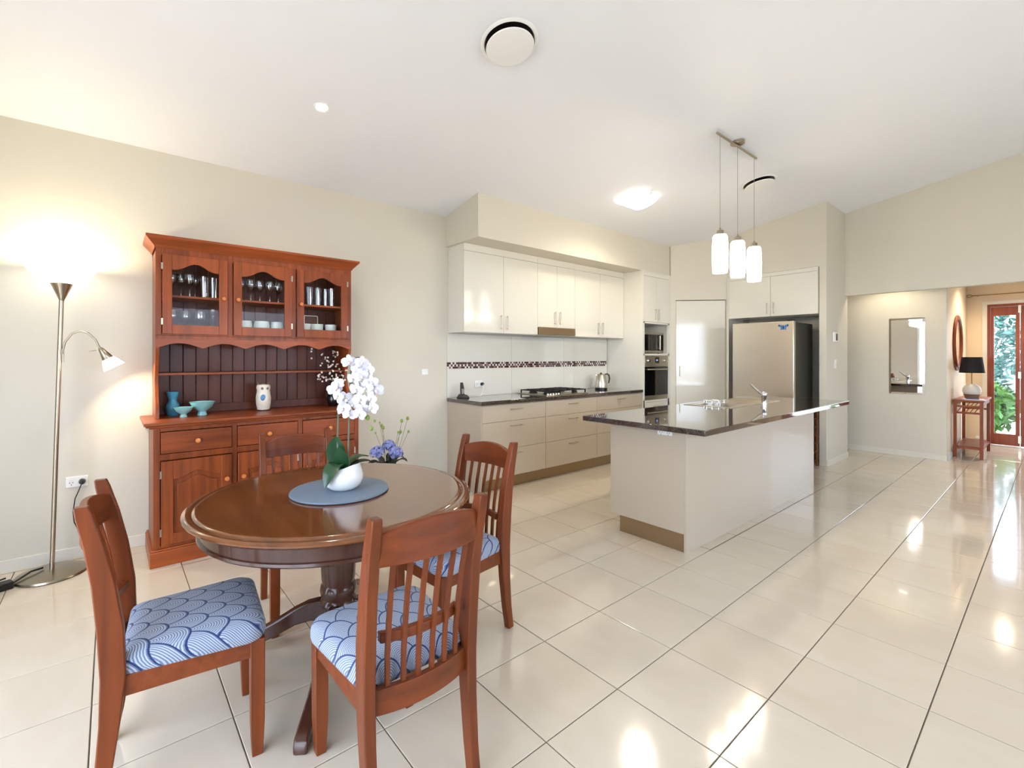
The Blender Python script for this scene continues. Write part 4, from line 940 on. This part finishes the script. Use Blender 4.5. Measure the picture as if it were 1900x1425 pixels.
for k, (a, b) in enumerate(((.002, CWd / 2 - .0015), (CWd / 2 + .0015, CWd - .002))):
    dd = obj('door', bxm(a, 0, 1.930, b, .020, 2.472), M['cream'], fc, bevel=.0015); xh = (b - .04) if k == 0 else (a + .04); bar_handle(dd, (xh, 0, 1.965), (xh, 0, 2.115), (0, -.022, 0), .0045)
tag(obj('fridge_side_panel', bxm(1.171, 6.935, 0, 1.193, 7.5, 2.525), M['cream'], bevel=.001), 'cream tall panel between pantry corner and fridge', 'panel')
# wooden wine rack past the island
wr = thing('wine_rack', 'slim wooden wine rack standing beyond the island by the pillar', 'wine rack', (2.195, 6.70, 0))
for x in (0, .10): 
    for y in (0, .18): obj('upright', bxm(x, y, 0, x + .018, y + .018, .80), M['wine'], wr)
for k in range(7):
    z = .06 + k * .105
    obj('slat', MB().box(0, -.004, z, .118, .004, z + .022).box(0, .19, z, .118, .198, z + .022), M['wine'], wr)
obj('rack_top', bxm(-.004, -.006, .80, .122, .204, .818), M['wine'], wr)

# thermostat and switch on the pillar side
t_ = thing('alarm_keypad', 'white keypad with dark display on the pillar beside the hall', 'keypad', (2.3865, 7.27, 1.635))
obj('case', bxm(0, -.075, -.065, .022, .075, .065), M['white'], t_, bevel=.006); obj('display', bxm(.022, -.01, -.045, .0235, .055, .045), M['black'], t_)
plate('wall_switch', 'white switch plate on the pillar below the keypad', (2.3865, 7.30, 1.285), 0, .075, .115, 2, 'switch')

# ------------------------------------------------------------------ island
IX0, IX1, IY0, IY1, IT = 1.963, 2.60, 3.10, 5.74, .90
il = thing('kitchen_island', 'long taupe gloss island cabinet with tan kick board', 'island', (0, 0, 0))
obj('end_panel', bxm(IX0, IY0, .130, IX1 - .0185, IY0 + .018, IT - .041), M['taupe'], il, bevel=.001)
obj('back_panel', bxm(IX1 - .018, IY0, 0, IX1, IY1, IT - .041), M['taupe'], il, bevel=.001)
obj('end_panel', bxm(IX0, IY1 - .018, .130, IX1 - .0185, IY1, IT - .041), M['taupe'], il, bevel=.001)
obj('carcass', MB().box(IX0 + .02, IY0 + .02, .13, IX1 - .02, IY1 - .02, .62).box(IX0 + .02, IY0 + .02, .62, IX1 - .02, 4.38, IT - .041).box(IX0 + .02, 5.66, .62, IX1 - .02, IY1 - .02, IT - .041), M['carc'], il)
obj('kick_board', MB().box(IX0 + .08, IY0 + .012, 0, IX1 - .02, IY0 + .026, .13).box(IX0 + .08, IY0 + .026, 0, IX0 + .094, IY1 - .026, .13).box(IX0 + .08, IY1 - .026, 0, IX1 - .02, IY1 - .012, .13), M['steel_d'], il)
for k in range(4):
    a = IY0 + .02 + k * (IY1 - IY0 - .04) / 4; b = a + (IY1 - IY0 - .04) / 4
    dd = obj('door', bxm(IX0, a + .0015, .132, IX0 + .019, b - .0015, IT - .043), M['taupe'], il, bevel=.0015); bar_handle(dd, (IX0, b - .05, .68), (IX0, b - .05, .82), (-.022, 0, 0), .0045)
# worktop with the sink cut-out
CX0, CX1, CY0, CY1 = 1.795, 2.805, 2.955, 6.17; KX0, KX1, KY0, KY1 = 1.865, 2.325, 4.42, 5.60
wt_ = MB(); zt, zb = IT, IT - .040
O_ = [(CX0, CY0), (CX1, CY0), (CX1, CY1), (CX0, CY1)]; I_ = [(KX0 + .012, KY0 + .012), (KX1 - .012, KY0 + .012), (KX1 - .012, KY1 - .012), (KX0 + .012, KY1 - .012)]
vs = [(x, y, zt) for x, y in O_] + [(x, y, zt) for x, y in I_] + [(x, y, zb) for x, y in O_] + [(x, y, zb) for x, y in I_]
fs = []
for i in range(4):
    j = (i + 1) % 4; fs += [(i, j, 4 + j, 4 + i), (8 + i, 12 + i, 12 + j, 8 + j), (i, 8 + i, 8 + j, j), (4 + i, 4 + j, 12 + j, 12 + i)]
wt_.add(vs, fs)
tag(obj('island_worktop', wt_, M['stone'], bevel=.004), 'dark polished stone worktop with overhang on the island', 'worktop')
sk_ = thing('kitchen_sink', 'stainless double bowl sink with drainer in the island', 'sink', (KX0, KY0, IT))
SWd, SL = KX1 - KX0, KY1 - KY0
bowls = ((.03, .30, .43, .72), (.03, .75, .43, 1.06))
rim = MB(); zr = .004
ys = [0, .05, .42, .46, .80, .84, SL]
rim.box(0, 0, .0003, SWd, .06, zr).box(0, SL - .33, .0003, SWd, SL, zr).box(0, .06, .0003, .04, SL - .33, zr).box(SWd - .06, .06, .0003, SWd, SL - .33, zr).box(.04, .435, .0003, SWd - .06, .465, zr)
obj('rim', rim, M['steel'], sk_, bevel=.0015)
for y0, y1 in ((.06, .435), (.465, SL - .33)):
    b_ = MB(); x0, x1 = .04, SWd - .06; r_ = []
    for z, i in ((zr, 0), (-.02, .004), (-.15, .014), (-.17, .03)): r_.append([(x0 + i, y0 + i, z), (x1 - i, y0 + i, z), (x1 - i, y1 - i, z), (x0 + i, y1 - i, z)])
    b_.loft(r_, cap0=False); bo = obj('bowl', b_, M['steel'], sk_); obj('waste', MB().lathe([(0, -.169), (.04, -.169), (.038, -.166), (0, -.166)], 16, ((x0 + x1) / 2, (y0 + y1) / 2, 0)), M['chrome'], bo)
dn = MB()
for k in range(7): dn.box(.06, SL - .30 + k * .04, zr, SWd - .08, SL - .288 + k * .04, zr + .002)
obj('drainer_ribs', dn, M['steel'], sk_)
for k, (x, y) in enumerate(((.14, .25), (.26, .31))):
    pass
bk = thing('dish_basket', 'small chrome wire basket of cups in the sink bowl', 'basket', (KX0 + .19, KY0 + .25, IT - .168))
b_ = MB()
for z in (.06, .13, .205): b_.tube([(.09 * math.cos(2 * math.pi * i / 16), .11 * math.sin(2 * math.pi * i / 16), z) for i in range(17)], .004, 5)
for i in range(10): a = 2 * math.pi * i / 10; b_.tube([(.08 * math.cos(a), .10 * math.sin(a), .0), (.09 * math.cos(a),   .11 * math.sin(a), .21)], .003, 5)
obj('wires', b_, M['chrome'], bk)
for k, (x, y) in enumerate(((-.03, -.05), (.03, .0), (-.02, .055))): obj('cup', MB().lathe([(0, .06), (.028, .06), (.034, .20), (.031, .20), (.026, .10), (0, .1)], 14, (x, y, .01)), M['ceramic'], bk, smooth=50)
tp = thing('mixer_tap', 'chrome sink mixer tap with raised lever on the island', 'tap', (2.36, 5.08, IT + .0005), R(180))
obj('tap_body', MB().lathe([(0, 0), (.030, 0), (.030, .008), (.024, .012), (.024, .075), (.027, .08), (.027, .115), (.020, .126), (0, .128)], 20), M['chrome'], tp, smooth=45)
obj('tap_spout', MB().tube([(.0, 0, .085), (.04, 0, .115), (.09, 0, .16), (.125, 0, .195)], [.014, .012, .011, .010], 10), M['chrome'], tp, smooth=60)
plate('power_outlet', 'white outlet on the island end just under the worktop', (2.44, IY0 - .0005, .833), R(-90), .115, .045)

# ------------------------------------------------------------------ ceiling fittings (tilted to the raked ceiling)
TILT = -math.atan(CS)
def on_ceiling(name, label, cat, x, y, group=None):
    o = thing(name, label, cat, (x, y, cz(x)), 0, group); o.rotation_euler = (0, TILT, 0); return o
def vent(x, y, label):
    v = on_ceiling('ceiling_vent', label, 'vent', x, y, 'round ceiling air vents')
    obj('collar', MB().lathe([(.152, -.001), (.170, -.001), (.178, -.004), (.172, -.010), (.156, -.012), (.150, -.003)], 48), M['white'], v, smooth=40)
    obj('duct_shade_disc', MB().lathe([(0, -.0006), (.153, -.0006), (.153, -.0016), (0, -.0016)], 40), M['black'], v)  # flat black disc painting the shade of the duct, no hole is cut
    obj('disc', MB().lathe([(0, -.036), (.12, -.036), (.140, -.035), (.147, -.038), (.144, -.044), (.12, -.047), (0, -.049)], 48), M['white'], v, smooth=40)
    obj('hub', MB().lathe([(0, -.0016), (.02, -.0016), (.02, -.036), (0, -.036)], 12), M['black'], v)
vent(2.13, 1.87, 'round white ceiling air vent above the dining table'); vent(2.15, 5.50, 'round white ceiling air vent beyond the pendant lights')
dl = on_ceiling('downlight', 'small round lit downlight in the ceiling above the hutch', 'light', 1.038, 1.116)
obj('trim_ring', MB().lathe([(.038, -.001), (.052, -.001), (.054, -.004), (.05, -.008), (.04, -.006)], 28), M['white'], dl, smooth=40); obj('lens', MB().lathe([(0, -.002), (.038, -.002), (.036, -.005), (0, -.006)], 24), M['downglow'], dl)
light('downlight_beam', 'SPOT', (1.04, 1.116, cz(1.038) - .02), 30, (1, .9, .74), .04, None, (0, 0, 0), R(130))
oy_ = on_ceiling('oyster_light', 'square curved opal ceiling light glowing above the kitchen', 'light', 1.28, 4.50)
gl = MB(); n = 10; S_ = .17
rows = [[(-S_ + 2 * S_ * i / n, -S_ + 2 * S_ * j / n, -.018 - .055 * (1 - (2 * i / n - 1) ** 2) ** .6 * 1.0) for i in range(n + 1)] for j in range(n + 1)]
vs = [p for r_ in rows for p in r_]; W_ = n + 1; fs = [(j * W_ + i, j * W_ + i + 1, (j + 1) * W_ + i + 1, (j + 1) * W_ + i) for j in range(n) for i in range(n)]
vs2 = [(x, y, z + .006) for x, y, z in vs]; NV = len(vs); fs += [tuple(NV + q for q in f_)[::-1] for f_ in fs]
bnd = [i for i in range(W_)] + [j * W_ + n for j in range(1, W_)] + [n * W_ + i for i in range(n - 1, -1, -1)] + [j * W_ for j in range(n - 1, 0, -1)]
fs += [(bnd[k], bnd[(k + 1) % len(bnd)], NV + bnd[(k + 1) % len(bnd)], NV + bnd[k]) for k in range(len(bnd))]
gl.add(vs + vs2, fs); obj('opal_glass', gl, M['pendglow'], oy_, smooth=50); obj('mount', bxm(-.10, -.10, -.02, .10, .10, -.001), M['white'], oy_)
for s in (-1, 1): obj('clip', bxm(s * .165 - .012, -.02, -.026, s * .165 + .012, .02, -.004), M['chrome'], oy_)
light('oyster_bulb', 'SPOT', (1.28 + .01, 4.50, cz(1.28) - .12), 50, (1, .88, .68), .12, None, (0, 0, 0), R(160))
pd = thing('pendant_light', 'chrome bar pendant with three glowing opal glass cylinders over the island', 'pendant', (2.385, 4.42, cz(2.385)))
obj('ceiling_rose', MB().lathe([(0, 0), (.06, 0), (.06, -.018), (.05, -.024), (0, -.025)], 28), M['nickel'], pd, smooth=40)
obj('bar', MB().tube([(0, -.40, -.038), (0, .41, -.038)], .011, 10), M['nickel'], pd, smooth=50)
zr_ = cz(2.385)
for k, y in enumerate((-.345, 0, .36)):
    obj('cord', MB().tube([(0, y, -.03), (0, y, -.86)], .0022, 6), M['nickel'], pd)
    cp_ = obj('cap', MB().lathe([(0, -.845), (.008, -.845), (.010, -.86), (.028, -.868), (.03, -.905), (0, -.905)], 16, (0, y, 0)), M['nickel'], pd, smooth=40)
    obj('glass_cylinder', MB().lathe([(.02, -.905), (.050, -.906), (.060, -.925), (.066, -1.06), (.062, -1.20), (.058, -1.236), (.05, -1.237), (.05, -.92), (.02, -.912)], 28, (0, y, 0)), M['pendglow'], pd, smooth=50)
    light('pendant_bulb', 'POINT', (2.385, 4.42 + y, zr_ - 1.30), 15, (1, .84, .60), .05)
edl = tag(obj('added_entry_downlight', MB().lathe([(0, -.001), (.05, -.001), (.05, -.006), (0, -.007)], 24), M['downglow'], loc=(3.75, 9.7, 2.55)), 'added unseen downlight in the entry ceiling to brighten the entry', 'light')  # fitting and its beam are added out of view to brighten the entry
light('entry_fill_beam', 'SPOT', (3.75, 9.7, 2.53), 80, (1, .80, .55), .05, None, (0, 0, 0), R(150))

tag(obj('added_hall_downlight', MB().lathe([(0, -.001), (.05, -.001), (.05, -.006), (0, -.007)], 24), M['downglow'], loc=(2.75, 8.15, 2.55)), 'added unseen downlight in the hall ceiling to brighten the hall wall', 'light')  # invented out-of-view fitting and beam that lift the hall wall
light('hall_fill_beam', 'SPOT', (2.75, 8.15, 2.53), 22, (1, .86, .62), .05, None, (0, 0, 0), R(150))
# ------------------------------------------------------------------ hall and entry
wm_ = thing('wall_mirror', 'tall narrow mirror hanging on the hall wall', 'mirror', (2.895, 8.554, 1.39))
obj('glass', bxm(-.165, -.012, -.505, .165, -.001, .505), M['mirror'], wm_)
bv = MB(); 
for s in (-1, 1): bv.prism([(s * .165, -.012), (s * .188, -.004), (s * .188, -.001), (s * .165, -.001)], 'z', -.528, .528)
for s in (-1, 1): bv.prism([(-.012, s * .505), (-.004, s * .528), (-.001, s * .528), (-.001, s * .505)], 'x', -.165, .165)
obj('bevelled_edge', bv, M['mirror'], wm_)
rm = thing('round_mirror', 'round mirror in a red wooden frame on the peach entry wall', 'mirror', (3.296, 9.50, 1.58))
rings = []
def ring(r, x): return [(x, r * math.cos(2 * math.pi * i / 48), r * math.sin(2 * math.pi * i / 48)) for i in range(48)]
obj('frame', MB().loft([ring(.40, 0), ring(.405, .015), ring(.39, .03), ring(.36, .034), ring(.345, .02), ring(.345, 0.0)], cap0=False, cap1=False), M['dwood'], rm, smooth=40)
obj('glass', MB().loft([ring(.35, .006), ring(.35, .012)]), M['mirror'], rm)
cn = thing('console_table', 'narrow red timber console table below the round mirror', 'table', (3.312, 9.0, 0))
CD, CL, CHt = .29, .95, .79
obj('table_top', bxm(-.004, -.03, CHt - .022, CD + .012, CL + .03, CHt), M['dwood'], cn, bevel=.003)
for x in (0, CD - .035):
    for y in (0, CL - .035): obj('leg', bxm(x, y, 0, x + .035, y + .035, CHt - .022), M['dwood'], cn, bevel=.002)
for y in (.005, CL - .025):
    obj('end_rail', bxm(.035, y, CHt - .10, CD - .035, y + .02, CHt - .075), M['dwood'], cn); obj('end_rail', bxm(.035, y, CHt - .19, CD - .035, y + .02, CHt - .165), M['dwood'], cn); obj('end_rail', bxm(.035, y, .12, CD - .035, y + .02, .145), M['dwood'], cn)
    sc = MB(); 
    for k in range(5): xx = .06 + k * .042; sc.tube([(xx - .02, y + .01, CHt - .165), (xx, y + .01, CHt - .13), (xx + .02, y + .01, CHt - .10)], .005, 5)
    obj('scrollwork', sc, M['dwood'], cn)
for x in (.005, CD - .025): obj('side_rail', bxm(x, .035, CHt - .075, x + .02, CL - .035, CHt - .022), M['dwood'], cn); obj('side_rail', bxm(x, .035, .12, x + .02, CL - .035, .145), M['dwood'], cn)
obj('low_shelf', bxm(.02, .02, .145, CD - .02, CL - .02, .158), M['dwood'], cn)
tl_ = thing('table_lamp', 'table lamp with black drum shade and shell-shaped white base', 'lamp', (3.468, 9.30, CHt + .0005))
obj('lamp_base', MB().lathe([(0, .05), (.05, .05), (.085, .07), (.098, .11), (.092, .15), (.07, .185), (.035, .205), (.012, .212), (0, .213)], 28), pbr('white_shell', srgb(232, 226, 212), .5, noise=.12, nscale=60, bump=.5), tl_, smooth=45)
obj('base_stand', MB().lathe([(0, 0), (.065, 0), (.07, .012), (.075, .035), (.088, .065), (.075, .068), (0, .05)], 20), M['brown'], tl_, smooth=45)
obj('stem', MB().tube([(0, 0, .21), (0, 0, .45)], .007, 8), M['brass'], tl_, smooth=60)
obj('shade', MB().lathe([(.130, .365), (.105, .585), (.102, .585), (.127, .365)], 36), M['shade'], tl_, smooth=60)
obj('shade_spider', MB().tube([(-.1, 0, .575), (.1, 0, .575)], .003, 5), M['brass'], tl_)
pp = thing('paper_stack', 'loose white papers with a navy folder at the end of the console', 'papers', (3.49, 9.10, CHt + .0005), R(8))
for k, (dx, a, z) in enumerate(((0, 0, 0), (.01, 6, .004), (-.005, -5, .008))): o = obj('sheet', bxm(-.09, -.11, z, .11, .11, z + .0035), M['paper'], pp, loc=(dx, 0, 0), rot=(0, 0, R(a)))
obj('folder', bxm(-.06, -.08, .012, .06, .08, .022), M['book'], pp)
cr = thing('curtain_rod', 'thin brass curtain rod with loop finial above the front door', 'curtain rod', (0, YB - .07, 2.352))
obj('rod', MB().tube([(3.36, 0, 0), (5.1, 0, 0)], .008, 8), M['brass'], cr, smooth=60)
obj('finial', MB().tube([(3.325 + .034 * math.cos(R(360 * i / 18)), 0, .018 * math.sin(R(360 * i / 18))) for i in range(19)], .006, 6), M['brass'], cr, smooth=60)
for x in (3.42, 4.9): obj('bracket', MB().box(x - .006, 0, -.012, x + .006, .069, .004), M['brass'], cr)
db = thing('door_stop', 'white round door stop on the skirting behind the console', 'door stop', (3.62, YB - .013, .10)); obj('knob', MB().lathe([(0, 0), (.02, 0), (.02, .01), (.012, .03), (.025, .05), (.02, .065), (0, .068)], 14), M['white'], db, rot=(R(90), 0, 0), smooth=45)
db.location = (3.42, YB - .0125, .10)
plate('power_outlet', 'white power outlet on the peach wall under the console table', (3.2955, 9.12, .62), 0)

# ------------------------------------------------------------------ outside
struct('ground', MB().box(-30, YR - 30, -.35, 40, 45, -.13), M['paving'], 'pale paved ground outside')
struct('wall_garden', bxm(-4, 20, -.13, 14, 20.2, 1.35), M['fence'], 'grey garden wall beyond the front door')
def shrub(x, y, h, w, mat, label, name='garden_shrub', n=900, blossom=0, seed=1, z0=-.13, trunk=.0):
    rnd = random.Random(seed); t = thing(name, label, 'shrub', (x, y, z0), 0, 'shrubs in the front garden')
    sm = MB()
    for k in range(6):
        a = rnd.uniform(0, 6.28); sm.tube([(0, 0, 0), (w * .2 * math.cos(a), w * .2 * math.sin(a), trunk + h * .4), (w * .36 * math.cos(a), w * .36 * math.sin(a), trunk + h * .8)], [.03, .018, .008], 5)
    obj('stems', sm, M['bark'], t)
    def leaves(n, s, mat, nm):
        mb = MB()
        for k in range(n):
            d = Vector((rnd.gauss(0, 1), rnd.gauss(0, 1), rnd.gauss(0, 1))).normalized() * (rnd.uniform(.35, 1) ** .5)
            p = Vector((d.x * w / 2, d.y * w / 2, trunk + h * .52 + d.z * h * .48)); a = Vector((rnd.gauss(0, 1), rnd.gauss(0, 1), rnd.gauss(0, .6))).normalized(); b = a.cross(Vector((rnd.gauss(0, 1), rnd.gauss(0, 1), rnd.gauss(0, 1)))).normalized()
            mb.add([p - a * s, p + b * s * .45, p + a * s, p - b * s * .45], [(0, 1, 2, 3)])
        o = obj(nm, mb, mat, t); o['kind'] = 'stuff'
    leaves(n, .10, mat, 'foliage')
    if blossom: leaves(blossom, .05, M['blossom'], 'blossoms')
shrub(3.25, 13.0, 1.05, 1.1, M['foliage'], 'low bright green shrub just outside the door glass', n=900, seed=2)
shrub(3.1, 15.2, 1.1, 1.2, M['foliage2'], 'pink and white flowering shrub behind the low green shrub', n=500, blossom=500, seed=3)
shrub(2.75, 17.2, 2.4, 2.2, M['foliage2'], 'tall blue-green tree behind the flowering shrub', 'garden_tree', n=1600, seed=4, trunk=.5)
shrub(4.6, 14.0, 1.2, 1.2, M['foliage'], 'rounded green shrub right of the garden path', n=700, seed=6)
